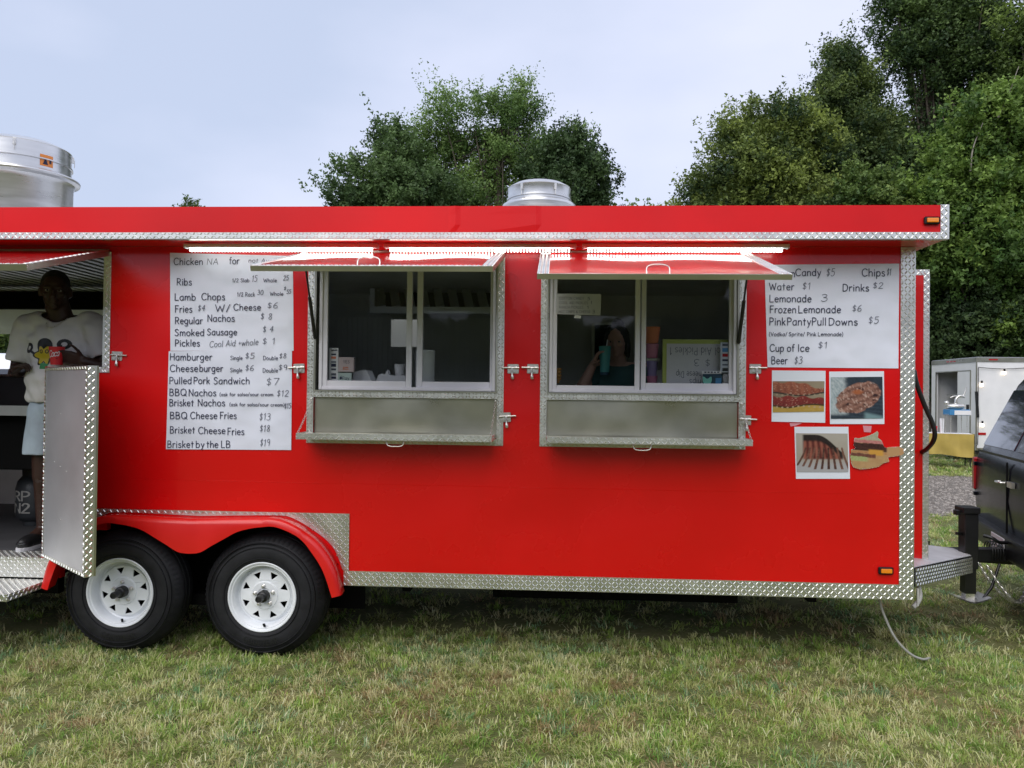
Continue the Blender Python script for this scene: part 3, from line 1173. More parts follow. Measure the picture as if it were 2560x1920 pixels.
# ---------------------------------------------------------------- serving windows
def window(n, x0, x1, zt, fz, seedc):
    """outer opening x0..x1; sill trim at z 1.537..1.572; flap hinged on top"""
    wn = thing('serving_window', (x0, 0, 1.57), 'serving window with sliding panes above an aluminium counter recess', None)
    wn.parent = T
    wn.location = Vector((x0, 0, 1.57)) - T.location
    # tread plate surround
    mb = MB()
    tread(mb, (x0 - .040, -.0065, 1.258), (1, 0, 0), (0, 0, 1), .040, 2.41 - 1.258)
    tread(mb, (x1, -.0065, 1.258), (1, 0, 0), (0, 0, 1), .040, 2.41 - 1.258)
    tread(mb, (x0 + .0005, -.0060, 1.258), (1, 0, 0), (0, 0, 1), x1 - x0 - .001, .040)
    tread(mb, (x0 + .0005, -.0060, 1.537), (1, 0, 0), (0, 0, 1), x1 - x0 - .001, .035)
    mb.build('tread_surround', M['tread'], wn)
    # aluminium recess panel, and reveal boards of the opening
    mb = MB()
    mb.grid(lambda u, v: (x0 + .002 + u * (x1 - x0 - .004), .020 + .003 * math.sin(u * 9 + seedc) * math.sin(v * 3), 1.302 + v * .236), 16, 4)
    mb.box(x0 + .001, x1 - .001, .024, .040, 1.302, 1.538)
    mb.build('recess_panel', M['alu'], wn, smooth=30)
    mb = MB()
    mb.box(x0 + .001, x0 + .010, -.004, .085, 1.574, zt)
    mb.box(x1 - .010, x1 - .001, -.004, .085, 1.574, zt)
    mb.box(x0 + .0105, x1 - .0105, -.004, .085, zt - .010, zt - .001)
    mb.box(x0 + .001, x1 - .001, -.012, .085, 1.5725, 1.580)
    mb.build('window_lining', M['alu'], wn)
    # white frame
    a, b, c, d = x0 + .028, x1 - .012, 1.582, zt - .014
    if n == 1:
        a, b = x0 + .012, x1 - .011
    mb = MB()
    mb.box(a, a + .020, .004, .060, c, d)
    mb.box(b - .020, b, .004, .060, c, d)
    mb.box(a + .0205, b - .0205, .004, .060, c, c + .020)
    mb.box(a + .0205, b - .0205, .004, .060, d - .022, d)
    mb.box(a + .0205, b - .0205, .000, .004, c - .001, c + .012)
    mb.build('window_frame', M['whitef'], wn, bevel=.002)
    return wn, a, b, c, d


def sash(wn, a, b, c, d, y, st=.030, bt=.040, gl=None, name='sash', gy=None):
    mb = MB()
    mb.box(a, a + st, y, y + .018, c, d)
    mb.box(b - st, b, y, y + .018, c, d)
    mb.box(a + st + .0003, b - st - .0003, y, y + .018, c, c + bt)
    mb.box(a + st + .0003, b - st - .0003, y, y + .018, d - st, d)
    mb.build(name, M['whitef'], wn, bevel=.0025)
    mb = MB()
    mb.box(a + st - .004, b - st + .004, y + .007, y + .010, c + bt - .004, d - st + .004)
    return mb.build('pane', gl or M['glass'], wn)


w1, a, b, c, d = window(0, -1.468, -.350, 2.395, 2.19, 0)
sash(w1, -1.424, -.872, c + .012, d - .012, .012, st=.034, bt=.044)
sash(w1, -.846, -.362, c + .012, d - .012, .034, st=.036, bt=.044, gl=M['glassopen'])
w2, a, b, c, d = window(1, -.052, 1.078, 2.395, 2.15, 2)
sash(w2, -.046 + .022, .500, c + .012, d - .012, .012, st=.030, bt=.030)
sash(w2, .508, 1.058, c + .012, d - .012, .034, st=.030, bt=.050)


def flap(x0, x1, zh, zf, dep, hx, wl=.05, wr=.05, front=.010, handle=True, th=.024, yh=-.010, trim='tread'):
    """raised hatch panel hinged at the top of its opening"""
    fl = thing('hatch_flap', (x0, yh, zh), None, None)
    fl.parent = T
    fl.location = Vector((x0, yh, zh)) - T.location
    A = Vector((0, -(dep + yh), zf - zh))
    A = Vector((0, -dep - yh, zf - zh))
    L = A.length
    vd = A.normalized()
    up = Vector((0, vd.z, -vd.y))
    if up.z < 0:
        up = -up
    O = Vector((x0, yh, zh))

    def P(u, v, w):
        return O + Vector((u, 0, 0)) + vd * v + up * w
    wdt = x1 - x0
    mb = MB()
    # red skin, gently wavy
    mb.grid(lambda u, v: P(wl + u * (wdt - wl - wr), .004 + v * (L - front - .005), .002 + .002 * math.sin(u * 11 + x0) * math.sin(v * 4)), 20, 8)
    mb.build('flap_skin', M['redflap'], fl, smooth=40)
    mb = MB()
    vs = [P(u, v, w) for u in (0, wdt) for v in (0, L) for w in (-th, 0)]
    mb.add(vs, [(0, 1, 3, 2), (4, 6, 7, 5), (0, 4, 5, 1), (2, 3, 7, 6), (0, 2, 6, 4), (1, 5, 7, 3)])
    mb.build('flap_core', M['alu'], fl)
    mb = MB()
    tread(mb, P(wl, L, .0022) - Vector((wl, 0, 0)), -vd, Vector((1, 0, 0)), L, wl, th=.002) if False else None
    tread(mb, P(0, L, .0035), Vector((1, 0, 0)), -vd, wl, L, th=.003)
    tread(mb, P(wdt - wr, L, .0035), Vector((1, 0, 0)), -vd, wr, L, th=.003)
    if front > .012:
        tread(mb, P(wl, L, .0032), Vector((1, 0, 0)), -vd, wdt - wl - wr, front, th=.003)
    else:
        q = [P(wl, L, .003), P(wdt - wr, L, .003), P(wdt - wr, L - front, .003), P(wl, L - front, .003)]
        mb.add(q + [p - up * .0025 for p in q], [(0, 1, 2, 3), (7, 6, 5, 4), (0, 4, 5, 1), (1, 5, 6, 2), (2, 6, 7, 3), (3, 7, 4, 0)])
    mb.build('flap_trim', M['tread'], fl)
    if handle:
        mb = MB()
        h = hx - x0
        mb.tube(catmull([P(h - .055, L - .012, .0), P(h - .053, L - .03, .03), P(h - .03, L - .035, .042), P(h, L - .036, .044), P(h + .03, L - .035, .042), P(h + .053, L - .03, .03), P(h + .055, L - .012, .0)], 4), .0035, 8)
        mb.build('handle', M['chrome'], fl, smooth=60)
    mb = MB()  # piano hinge
    mb.tube([O + Vector((0, -.004, .004)), O + Vector((wdt, -.004, .004))], .006, 8)
    mb.build('hinge', M['alu'], fl, smooth=60)
    return fl, P, L


f1, P1, L1 = flap(-1.515, -.310, 2.418, 2.188, .88, at(922, 660, -.86)[0], wl=.028, wr=.055, front=.042)
f2, P2, L2 = flap(-.095, 1.120, 2.418, 2.152, .88, at(1645, 685, -.86)[0], wl=.058, wr=.060, front=.010)
flap(-4.6, -2.757, 2.425, 2.215, .754, 0, wl=.03, wr=.030, front=.022, handle=False, th=.032)
# gas struts
for (a0, a1) in (((-1.462, -.008, 1.90), (-1.470, -.20, 2.345)), ((-.356, -.008, 1.90), (-.345, -.56, 2.235)), ((1.074, -.008, 1.89), (1.083, -.20, 2.335)), ((-.050, -.008, 1.89), (-.05, -.56, 2.215))):
    if a0[0] in (-.356, -.050):
        continue
    A, B = Vector(a0), Vector(a1)
    mb = MB()
    mid = A.lerp(B, .52)
    mb.tube([A, mid], .011, 10)
    mb.tube([mid, B], .006, 8)
    mb.ellip(A, (.012, .012, .012), n=8)
    mb.ellip(B, (.010, .010, .010), n=8)
    mb.build('gas_strut', M['black'], T, smooth=50)


# ---- fold-down counter shelves
def shelf(wn, x0, x1, chain_l, chain_r, hx):
    mb = MB()
    mb.box(x0 + .001, x1 - .001, -.212, -.010, 1.300, 1.322)
    mb.build('counter_shelf', M['alu'], wn)
    mb = MB()
    tread(mb, (x0, -.216, 1.292), (1, 0, 0), (0, 0, 1), x1 - x0, .036, th=.003)
    q = [(x0, -.216, 1.3285), (x1, -.216, 1.3285), (x1, -.196, 1.3285), (x0, -.196, 1.3285)]
    mb.add(q, [(0, 1, 2, 3)])
    tread(mb, (x1 + .0005, -.215, 1.292), (0, 1, 0), (0, 0, 1), .2, .036, th=.002)
    tread(mb, (x0 - .0005, -.015, 1.292), (0, -1, 0), (0, 0, 1), .2, .036, th=.002)
    mb.build('shelf_lip', M['tread'], wn)
    mb = MB()
    h = hx
    mb.tube(catmull([(h - .05, -.19, 1.292), (h - .047, -.192, 1.268), (h - .025, -.193, 1.258), (h + .025, -.193, 1.258), (h + .047, -.192, 1.268), (h + .05, -.19, 1.292)], 4), .0038, 8)
    mb.build('handle', M['chrome'], wn, smooth=60)
    for s, ch in ((x0 + .008, chain_l), (x1 - .008, chain_r)):
        if ch is None:
            continue
        A, B = Vector((ch, -.010, 1.525)), Vector((s, -.205, 1.332))
        nl = 15
        mb = MB()
        pts = []
        for i in range(nl + 1):
            t = i / nl
            pts.append(A.lerp(B, t) - Vector((0, 0, .012 * math.sin(math.pi * t))))
        for i in range(nl):
            c0, c1 = pts[i], pts[i + 1]
            d = (c1 - c0)
            e = d.cross(Vector((1, 0, 0))).normalized() if i % 2 else Vector((1, 0, 0))
            l = d.length * .62
            dn = d.normalized()
            mid = (c0 + c1) / 2
            ring = [mid + dn * (math.cos(q) * l) + e * (math.sin(q) * .0055) for q in [k * math.pi / 4 for k in range(8)]]
            mb.tube(ring, .0014, 5, closed=True)
        mb.ellip(A, (.007, .006, .007), n=8)
        mb.build('shelf_chain', M['chrome'], wn, smooth=60)


shelf(w1, -1.500, -.362, -1.478, -.358, at(987, 1105, -.2)[0])
shelf(w2, -.046, 1.108, None, 1.094, at(1606, 1117, -.2)[0])


# ---- slide bolts
def slide_bolt():
    o = thing('slide_bolt', (0, 0, 0), None, None)
    mb = MB()
    mb.box(-.034, .034, -.003, 0, -.028, .028)
    for x in (-.027, .027):
        for z in (-.021, .021):
            mb.lathe([(.0035, 0), (.0035, .0012), (0, .0018)], (x, -.003, z), (0, -1, 0), 8)
    mb.build('base_plate', M['chrome'], o, bevel=.003)
    mb = MB()
    for x in (-.024, .020):
        mb.tube([(x - .006, -.009, .006), (x + .006, -.009, .006)], .0085, 10)
    mb.box(-.020, .018, -.012, -.003, -.020, -.008)
    mb.build('guide', M['chrome'], o, smooth=50)
    MB().tube([(-.036, -.009, .006), (.066, -.009, .006)], .0052, 10).build('bolt_rod', M['chrome'], o, smooth=50)
    mb = MB()
    mb.tube([(.006, -.014, .004), (.006, -.016, -.020), (.007, -.016, -.034), (.008, -.016, -.042), (.010, -.016, -.058), (.010, -.016, -.064)], [.0062, .0060, .0048, .0088, .0098, .005], 10)
    mb.box(-.003, .002, -.016, -.010, -.022, .0)
    mb.build('bolt_handle', M['chrome'], o, smooth=50)
    return o


BOLTS = [(293, 890, 1, 0), (748, 921, -1, 0), (1283, 922, -1, 0), (1332, 922, -1, 0), (1263, 1043, 1, -.008), (1888, 922, 1, 0), (1862, 1050, 1, -.008)]
sb = slide_bolt()
for i, (px, py, s, y) in enumerate(BOLTS):
    o = sb if i == 0 else copy_part(sb, None)
    x, z = at(px, py, 0)
    o.parent = T
    o.location = Vector((x, y - .001, z)) - T.location
    o.rotation_euler = (0, R_([3, -2, 0, 1, -3, 0, 2][i]), 0)
    if s < 0:
        # the rod pushed the other way: slide rod and handle
        for ch in o.children:
            if ch.name.startswith('bolt_rod'):
                ch.location.x = -.030
            if ch.name.startswith('bolt_handle'):
                ch.location.x = -.012

# ---- porch opening surround, lower door, rocker panel, pull-out step
mb = MB()
tread(mb, (-2.7825, -.0065, 1.672), (1, 0, 0), (0, 0, 1), .034, 2.42 - 1.672)
tread(mb, (-3.1, -.0060, 1.672), (1, 0, 0), (0, 0, 1), .317, .034)
mb.box(-2.797, -2.784, -.003, .045, 1.707, 2.388)
mb.build('hatch_surround', M['tread'], T)
mb = MB()
tread(mb, (XL, -.0065, .400), (1, 0, 0), (0, 0, 1), -3.10 - XL, .122)
tread(mb, (-4.29, -.0045, .5245), (1, 0, 0), (0, 1, 0), 1.12, .17, th=.0015)
mb.build('rocker_panel', M['tread'], T)
st = thing('pull_out_step', (-3.6, -.2, .38), None, None)
st.parent = T
st.location = Vector((-3.6, -.2, .38)) - T.location
mb = MB()
mb.box(-4.2, -3.118, -.36, -.004, .352, .384)
mb.build('step_board', M['alu'], st)
mb = MB()
tread(mb, (-4.2, -.361, .348), (1, 0, 0), (0, 0, 1), 1.083, .040, th=.001)
tread(mb, (-3.117, -.36, .348), (0, 1, 0), (0, 0, 1), .355, .040, th=.001)
tread(mb, (-4.2, -.36, .3885), (1, 0, 0), (0, 1, 0), 1.083, .355, th=.001)
mb.build('step_plate', M['tread'], st)
# lower door, hinged on the right jamb of the doorway and swung out
dr = thing('porch_door', (-3.165, -.012, .53), 'open aluminium half door with tread plate edges', None)
dr.parent = T
dr.location = Vector((-3.165, -.012, .53)) - T.location
A = Vector((-3.150, -.016, 0))
B = Vector((-2.575, -.50, 0))
ud = (B - A).normalized()
Wd = (B - A).length
nn = Vector((ud.y, -ud.x, 0))  # towards the camera


def DP(u, z, w=0):
    return A + ud * u + nn * w + Vector((0, 0, z))


zb, zt = .533, 1.700
mb = MB()
vs = [DP(u, z, w) for u in (0, Wd) for z in (zb, zt) for w in (-.045, 0)]
mb.add(vs, [(0, 1, 3, 2), (4, 6, 7, 5), (0, 4, 5, 1), (2, 3, 7, 6), (0, 2, 6, 4), (1, 5, 7, 3)])
mb.build('door_leaf', M['door'], dr, bevel=.002)
mb = MB()
tread(mb, DP(0, zb, .0025), ud, (0, 0, 1), .022, zt - zb, th=.002)
tread(mb, DP(Wd - .022, zb, .0025), ud, (0, 0, 1), .022, zt - zb, th=.002)
tread(mb, DP(.0225, zb, .002), ud, (0, 0, 1), Wd - .045, .022, th=.002)
tread(mb, DP(.0225, zt - .022, .002), ud, (0, 0, 1), Wd - .045, .022, th=.002)
tread(mb, DP(Wd + .0015, zb, 0), -nn, (0, 0, 1), .046, zt - zb, th=.001)
mb.build('door_edge_trim', M['tread'], dr)
mb = MB()
vs = [DP(u, z, w) for u in (.005, Wd - .002) for z in (zb, zt) for w in (-.058, -.0455)]
mb.add(vs, [(0, 1, 3, 2), (4, 6, 7, 5), (0, 4, 5, 1), (2, 3, 7, 6), (0, 2, 6, 4), (1, 5, 7, 3)])
mb.build('door_skin', M['alu'], dr)
mb = MB()
for u, z in ((.20, .93 + .2), (.31, 1.11), (.42, 1.09), (.30, 1.42), (.33, .80), (.25, .63)):
    mb.lathe([(.004, 0), (.003, .002), (0, .0025)], DP(u, z, 0), nn, 8)
mb.build('rivet', M['chrome'], dr)

# ---- nose cabinet on the front wall, gas locker style, with tread plate edges
nb = thing('nose_cabinet', (2.2, 1.0, .48), 'narrow red cabinet on the trailer front with tread plate edges', None)
nb.parent = T
nb.location = Vector((2.2, 1.0, .48)) - T.location
MB().box(2.0835, 2.354, .40, 1.7, .460, 2.372).build('cabinet_body', M['red'], nb)
mb = MB()
tread(mb, (2.320, .3985, .460), (1, 0, 0), (0, 0, 1), .036, 1.925, th=.001)
tread(mb, (2.0835, .3985, 2.350), (1, 0, 0), (0, 0, 1), .236, .035, th=.001)
tread(mb, (2.3575, .3985, .460), (0, 1, 0), (0, 0, 1), .06, 1.90, th=.001)
mb.build('cabinet_trim', M['tread'], nb)

# ---- marker lights
for k, (px, py, Y) in enumerate(((2328, 552, -.253), (2213, 1426, -.003))):
    x, z = at(px, py, Y)
    ml = thing('marker_light', (x, Y, z), None, None)
    ml.parent = T
    ml.location = Vector((x, Y, z)) - T.location
    mb = MB()
    mb.box(x - .042, x + .042, Y - .014, Y, z - .021, z + .021)
    mb.build('light_bezel', M['black'], ml, bevel=.012, seg=3)
    mb = MB()
    mb.box(x - .031, x + .031, Y - .024, Y - .0142, z - .0125, z + .0125)
    mb.build('lens', M['amber'], ml, bevel=.005, seg=2)


# ---- roof exhaust fans
def roof_fan(cx, cy, zb, r, z0, z1, z2, ztop, sticker):
    fn = thing('roof_exhaust_fan', (cx, cy, zb), None, None)
    fn.parent = T
    fn.location = Vector((cx, cy, zb)) - T.location
    mb = MB()
    mb.lathe([(r * .95, zb), (r * .96, z0 - .05), (r, z0 - .02), (r * 1.08, z0 - .008), (r * 1.09, z0 + .004), (r * 1.08, z0 + .012), (r * 1.05, z0 + .018), (r * .98, z0 + .03), (r * .93, z0 + .035)], (cx, cy, 0), n=72)
    mb.build('fan_shroud', M['galv'], fn, smooth=30)
    mb = MB()
    mb.lathe([(r * .92, z0 + .030), (r * .92, z1 - .004), (r * .95, z1), (r * .95, z1 + .008), (r * .92, z1 + .012), (r * .92, z2), (r * .93, z2 + .006), (r * .91, z2 + .012), (r * .72, z2 + (ztop - z2) * .65), (r * .4, ztop), (0, ztop + .004)], (cx, cy, 0), n=72)
    mb.build('fan_cap', M['galv'], fn, smooth=30)
    for a in (-60, -120, 30, 150):
        q = R_(a)
        mb = MB()
        ux, uy = math.cos(q), math.sin(q)
        mb.bar((cx + ux * r * .94, cy + uy * r * .94, z2 + .0), (cx + ux * r * .94, cy + uy * r * .94, z2 - .045), .02, .012, up=(ux, uy, 0))
        mb.tube([(cx + ux * r * .97, cy + uy * r * .97, z2 - .02), (cx + ux * r * .97, cy + uy * r * .97, z2 - .08)], .003, 6)
        mb.build('clip', M['chrome'], fn)
    MB().box(cx - r * 1.15, cx + r * 1.15, cy - r * 1.15, cy + r * 1.15, 2.601, 2.66).build('roof_curb', M['galv'], fn)
    MB().lathe([(r * .9, 2.66), (r * .9, zb + .01)], (cx, cy, 0), n=40).build('fan_duct', M['galv'], fn)
    if sticker:
        a0, a1 = R_(-33), R_(-17)
        rr = r * .924
        mb = MB()
        mb.grid(lambda u, v: (cx + math.cos(a0 + (a1 - a0) * u) * rr, cy + math.sin(a0 + (a1 - a0) * u) * rr, z0 + .055 + v * .085), 4, 1)
        mb.build('warning_sticker', M['amber'], fn)
        mb = MB()
        rr += .002
        f = lambda u, v: (cx + math.cos(a0 + (a1 - a0) * u) * rr, cy + math.sin(a0 + (a1 - a0) * u) * rr, z0 + .055 + v * .085)
        mb.add([f(.2, .15), f(.6, .15), f(.4, .75)], [(0, 1, 2)])
        mb.add([f(.7, .3), f(.85, .3), f(.85, .7), f(.7, .7)], [(0, 1, 2, 3)])
        mb.build('sticker_mark', M['ink'], fn)


roof_fan(-4.115, 1.05, 2.70, .375, 3.165, 3.27, 3.385, 3.455, True)
roof_fan(-.135, 1.05, 2.70, .250, 2.935, 2.985, 3.065, 3.125, False)
MB().box(-.56, -.47, .98, 1.02, 2.601, 2.92).build('junction_box', M['galv'], T)
mb = MB()
P, wd = strokes('HE', gap=10)
rr = .375 * .97
pen(mb, P, lambda u, v, k: (-4.115 + math.cos(R_(-88) + u * .0011) * rr, 1.05 + math.sin(R_(-88) + u * .0011) * rr, 3.05 + v * .0007), 12)
mb.build('lettering', M['ink'], T)

# ---- drawbar, jack, chains, hoses
db = thing('drawbar', (2.5, 1.0, .5), 'A frame drawbar covered with tread plate and a jack', None)
db.parent = T
db.location = Vector((2.5, 1.0, .5)) - T.location
mb = MB()
p0, p1 = Vector((2.095, .05, .52)), Vector((2.80, .78, .447))
for s in (1, -1):
    a0, b0 = p0.copy(), p1.copy()
    if s < 0:
        a0.y, b0.y = DEEP - a0.y, DEEP - b0.y
    mb.bar(a0, b0, .05, .10)
mb.build('frame_rail', M['black'], db)
dv = (p1 - p0)
q0 = p0 + Vector((0, 0, -.05))
mb = MB()
nrm = Vector((dv.y, -dv.x, 0)).normalized()
tread(mb, q0 + nrm * .028, dv, (0, 0, 1), dv.length, .105, th=.002)
mb.build('rail_plate', M['tread'], db)
mb = MB()
mb.prism([(2.10, .04), (2.83, .80), (2.83, 1.05), (2.10, 1.05)], 0, .004, 'xy')
mb.v = [(x, y, z + .576 - (x - 2.1) * .1) for x, y, z in mb.v]
mb.build('deck_plate', M['deck'], db)
mb = MB()
mb.box(2.60, 2.63, .46, .56, .44, .56)
mb.build('clamp_strap', M['chrome'], db) if False else None
MB().bar((2.72, 1.06, .455), (3.22, 1.06, .47), .09, .09).build('coupler_tube', M['black'], db, bevel=.004)
mb = MB()
mb.box(3.18, 3.36, .99, 1.13, .425, .53)
mb.ellip((3.33, 1.06, .44), (.06, .05, .06))
mb.build('coupler', M['black'], db, bevel=.01)
jx, jy = 2.862, .90
mb = MB()
mb.box(jx - .046, jx + .046, jy - .046, jy + .046, .40, .78)
mb.build('jack_post', M['black'], db, bevel=.004)
mb = MB()
mb.box(jx - .064, jx + .052, jy - .06, jy + .06, .781, .825)
mb.box(jx - .095, jx - .06, jy - .02, jy + .02, .765, .80)
mb.build('jack_head', M['black'], db, bevel=.004)
MB().bar((jx - .105, jy - .05, .645), (jx - .05, jy, .635), .014, .02).build('jack_pin', M['black'], db)
mb = MB()
mb.box(jx - .036, jx + .036, jy - .036, jy + .036, .23, .41)
mb.build('jack_leg', M['black'], db)
MB().box(jx - .03, jx + .03, jy - .03, jy + .03, .18, .245).build('jack_tube', M['chrome'], db)
mb = MB()
mb.grid(lambda u, v: (jx + .0 + (u - .5) * .225, jy + (v - .5) * .17, .176 + .05 * abs(u - .5) ** 1.5 * 2), 8, 4)
mb.grid(lambda u, v: (jx + .0 + (u - .5) * .225, jy + (v - .5) * .17, .184 + .05 * abs(u - .5) ** 1.5 * 2), 8, 4)
mb.build('jack_foot', M['chrome'], db, smooth=40)
for s, off in ((0, 0), (1, .12)):
    mb = MB()
    pts = catmull([(2.98, 1.0 - off, .42), (3.05, .98 - off, .30), (3.13, .96 - off, .20), (3.22 + .04 * s, .96, .16), (3.30, 1.0, .22), (3.36, 1.06, .40)], 7)
    for i in range(0, len(pts) - 1):
        c0, c1 = Vector(pts[i]), Vector(pts[i + 1])
        d = c1 - c0
        e = d.cross(Vector((0, 1, 0))).normalized() if i % 2 else Vector((0, 1, 0))
        dn = d.normalized()
        l = .019
        mid = (c0 + c1) / 2
        mb.tube([mid + dn * (math.cos(q) * l) + e * (math.sin(q) * .010) for q in [k * math.pi / 4 for k in range(8)]], .0028, 5, closed=True)
    mb.build('safety_chain', M['chrome'], db, smooth=60)
mb = MB()
for k in range(5):
    z = .455 + k * .0
    x = 3.085 + k * .018
    mb.tube([(x + .045 * math.cos(q) * .2, 1.06 + .075 * math.cos(q), .49 + .07 * math.sin(q)) for q in [i * math.pi / 6 for i in range(12)]], .004, 5, closed=True)
mb.build('coiled_cable', M['hoserub'], db, smooth=60)
mb = MB()
mb.tube(catmull([(2.98, .93, .62), (3.02, .9, .61), (3.06, .9, .585), (3.12, .95, .57), (3.2, 1.0, .565)], 5), .012, 8)
mb.build('handle', M['black'], db, smooth=60)
mb = MB()
mb.tube([(3.10, .95, .42), (3.02, .90, .27), (2.93, .86, .18)], .010, 8)
mb.build('support_rod', M['black'], db, smooth=60)
mb = MB()
mb.box(2.118, 2.128, .02, .03, .36, .46)
mb.tube(catmull([(2.18, .15, .46), (2.19, .14, .40), (2.17, .12, .36), (2.13, .10, .33)], 4), .014, 8)
mb.build('drain_pipe', M['hosegrey'], db, smooth=60)

mb = MB()
pts = [(2285, 925, .12), (2292, 960, .12), (2312, 1015, .14), (2330, 1055, .15), (2337, 1085, .16), (2332, 1105, .2), (2318, 1122, .3), (2305, 1130, .4)]
mb.tube(catmull([(at(a, b, Y)[0], Y, at(a, b, Y)[1]) for a, b, Y in pts], 5), .0135, 10)
o = mb.build('rubber_hose', M['hoserub'], None, smooth=60)
tag(o, 'thick black rubber hose looping out from behind the front corner trim of the red trailer', 'hose')
mb = MB()
x, z = at(2290, 985, .30)
mb.add([(x - .05, .3955, z - .03), (x + .03, .3955, z - .03), (x - .01, .3955, z + .04), (x - .05, .3955, z + .04)], [(0, 1, 2, 3)])
tag(mb.build('paper_note', M['wtow']), 'small torn white paper stuck on the red nose cabinet behind the hose', 'paper note')
mb = MB()
hp = [(1.93, .14, .46), (1.935, .12, .40), (1.97, .12, .28), (2.04, .13, .14), (2.13, .15, .045), (2.22, .18, .0), (2.30, .25, -.015)]
mb.tube(catmull(hp, 6), .0075, 8)
tag(mb.build('water_hose', M['hosegrey'], None, smooth=60), 'thin pale grey hose hanging from under the red trailer into the grass', 'hose')

# ---- LED light bars under the canopy
LY = -.105
for k, (pa, pb) in enumerate(((465, 944), (964, 1438), (1458, 1969))):
    xa, xb = at(pa, 612, LY)[0], at(pb, 616, LY)[0]
    lb = thing('light_bar', ((xa + xb) / 2, LY, 2.44), ['lit white LED tube under the canopy above the long menu sheets', 'lit white LED tube under the canopy, middle one of the three', 'lit white LED tube under the canopy, nearest the drinks menu'][k], 'light', 'LED tubes under the canopy')
    mb = MB()
    mb.box(xa, xb, LY - .020, LY + .020, 2.424, 2.447)
    mb.build('housing', M['ledhouse'], lb, bevel=.004)
    mb = MB()
    nn_ = int((xb - xa - .05) / .0185)
    for i in range(nn_):
        x = xa + .028 + i * (xb - xa - .05) / nn_
        mb.box(x, x + .0085, LY - .013, LY + .013, 2.403, 2.4235)
    mb.build('led_row', M['led'], lb)
    MB().box(xa + .012, xb - .012, LY - .017, LY + .017, 2.4237, 2.4238).build('led_board', M['wtow'], lb)
    for x in (xa, xb):
        MB().box(x - .006, x + .006, LY - .022, LY + .022, 2.420, 2.4475).build('end_cap', M['ledhouse'], lb, bevel=.003)


# ================================================================ posters taped to the wall
def sheet(name, corners, Y, m, label, cat, group=None, nu=14, nv=14, amp=.0015, seed=0, curl=.004, build=True):
    """corners TL, TR, BR, BL in survey pixels on plane y = Y"""
    P = [Vector((at(a, b, Y)[0], Y, at(a, b, Y)[1])) for a, b in corners]

    def f(u, v):
        p = P[3].lerp(P[2], u).lerp(P[0].lerp(P[1], u), v)
        edge = min(u, 1 - u, v, 1 - v)
        e = amp * math.sin(u * 7 + seed) * math.sin(v * 9 + seed * 2) * min(1, edge * 5)
        c = curl * max(0, .06 - edge) / .06 * (.5 + .5 * math.sin(seed + (u + v) * 6))
        return (p.x, Y + .0008 + abs(e) * .4 - c * .3, p.z)
    mb = MB()
    mb.grid(f, nu, nv)
    o = mb.build(name, m, None)
    so_ = o.modifiers.new('s', 'SOLIDIFY')
    so_.thickness = .0005
    so_.offset = -1 if False else 1
    return tag(o, label, cat, group)


G_MENU = 'white menu sheets taped to the trailer wall'
m1 = sheet('menu_sheet', [(425, 632), (732, 640), (734, 877), (426, 877)], -.0030, M['paper'], 'white menu sheet headed Chicken and Ribs, upper of the two left of the windows', 'menu sheet', G_MENU, seed=1)
m2 = sheet('menu_sheet', [(422, 878), (730, 875), (728, 1125), (415, 1123)], -.0045, M['paper'], 'white menu sheet starting with Hamburger, below the Chicken and Ribs sheet', 'menu sheet', G_MENU, seed=2)
m3 = sheet('menu_sheet', [(1911, 662), (2248, 659), (2246, 921), (1919, 918)], -.0030, M['paper'], 'white menu sheet of drinks, Cotton Candy to Beer, beside the corner trim', 'menu sheet', G_MENU, seed=3)
m3.data.transform(Matrix.Identity(4))
write(m1, [
    ('Chicken', 434.7, 507, 662, 17), ('NA', 517, 545, 661, 15, 1), ('for', 573.6, 598, 660, 17), ('not Avail', 621, 690, 656, 10, 1),
    ('Ribs', 442, 479, 713, 17), ('1/2 Slab', 581, 623, 705.4, 9), ('15', 629.6, 642, 704.5, 16, 1), ('Whole', 658.5, 692, 705.4, 9), ('25', 708, 721, 700.6, 12, 1),
    ('Lamb', 436.7, 488.8, 750.8, 17), ('Chops', 504, 562, 750, 17), ('1/2 Rack', 593, 637, 741, 10), ('30', 643, 657.6, 737, 12, 1), ('Whole', 675, 708, 739, 9), ('$', 709.7, 714.5, 724.7, 8, 1), ('55', 716.4, 727, 734, 10, 1),
    ('Fries', 437.6, 480, 780.7, 17), ('$4', 494.5, 512, 776.8, 14, 1), ('W/', 538, 575.6, 778.7, 17), ('Cheese', 584, 651.8, 775.8, 16), ('$6', 668, 694, 770, 14, 1),
    ('Regular', 437.6, 506, 809.6, 17), ('Nachos', 518.7, 586, 803.8, 17), ('$ 8', 650.8, 679.8, 798, 15, 1),
    ('Smoked', 436.7, 510, 839.5, 16.5), ('Sausage', 517.7, 592, 837.6, 16), ('$ 4', 656.6, 682.6, 829.9, 15, 1),
    ('Pickles', 437.6, 499, 865.5, 16.5), ('Cool Aid +whole', 523.5, 645, 868, 15, 1, 862), ('$ 1', 655.6, 687.5, 859.8, 15, 1)], -.0050, M['ink'], M['pencil'])
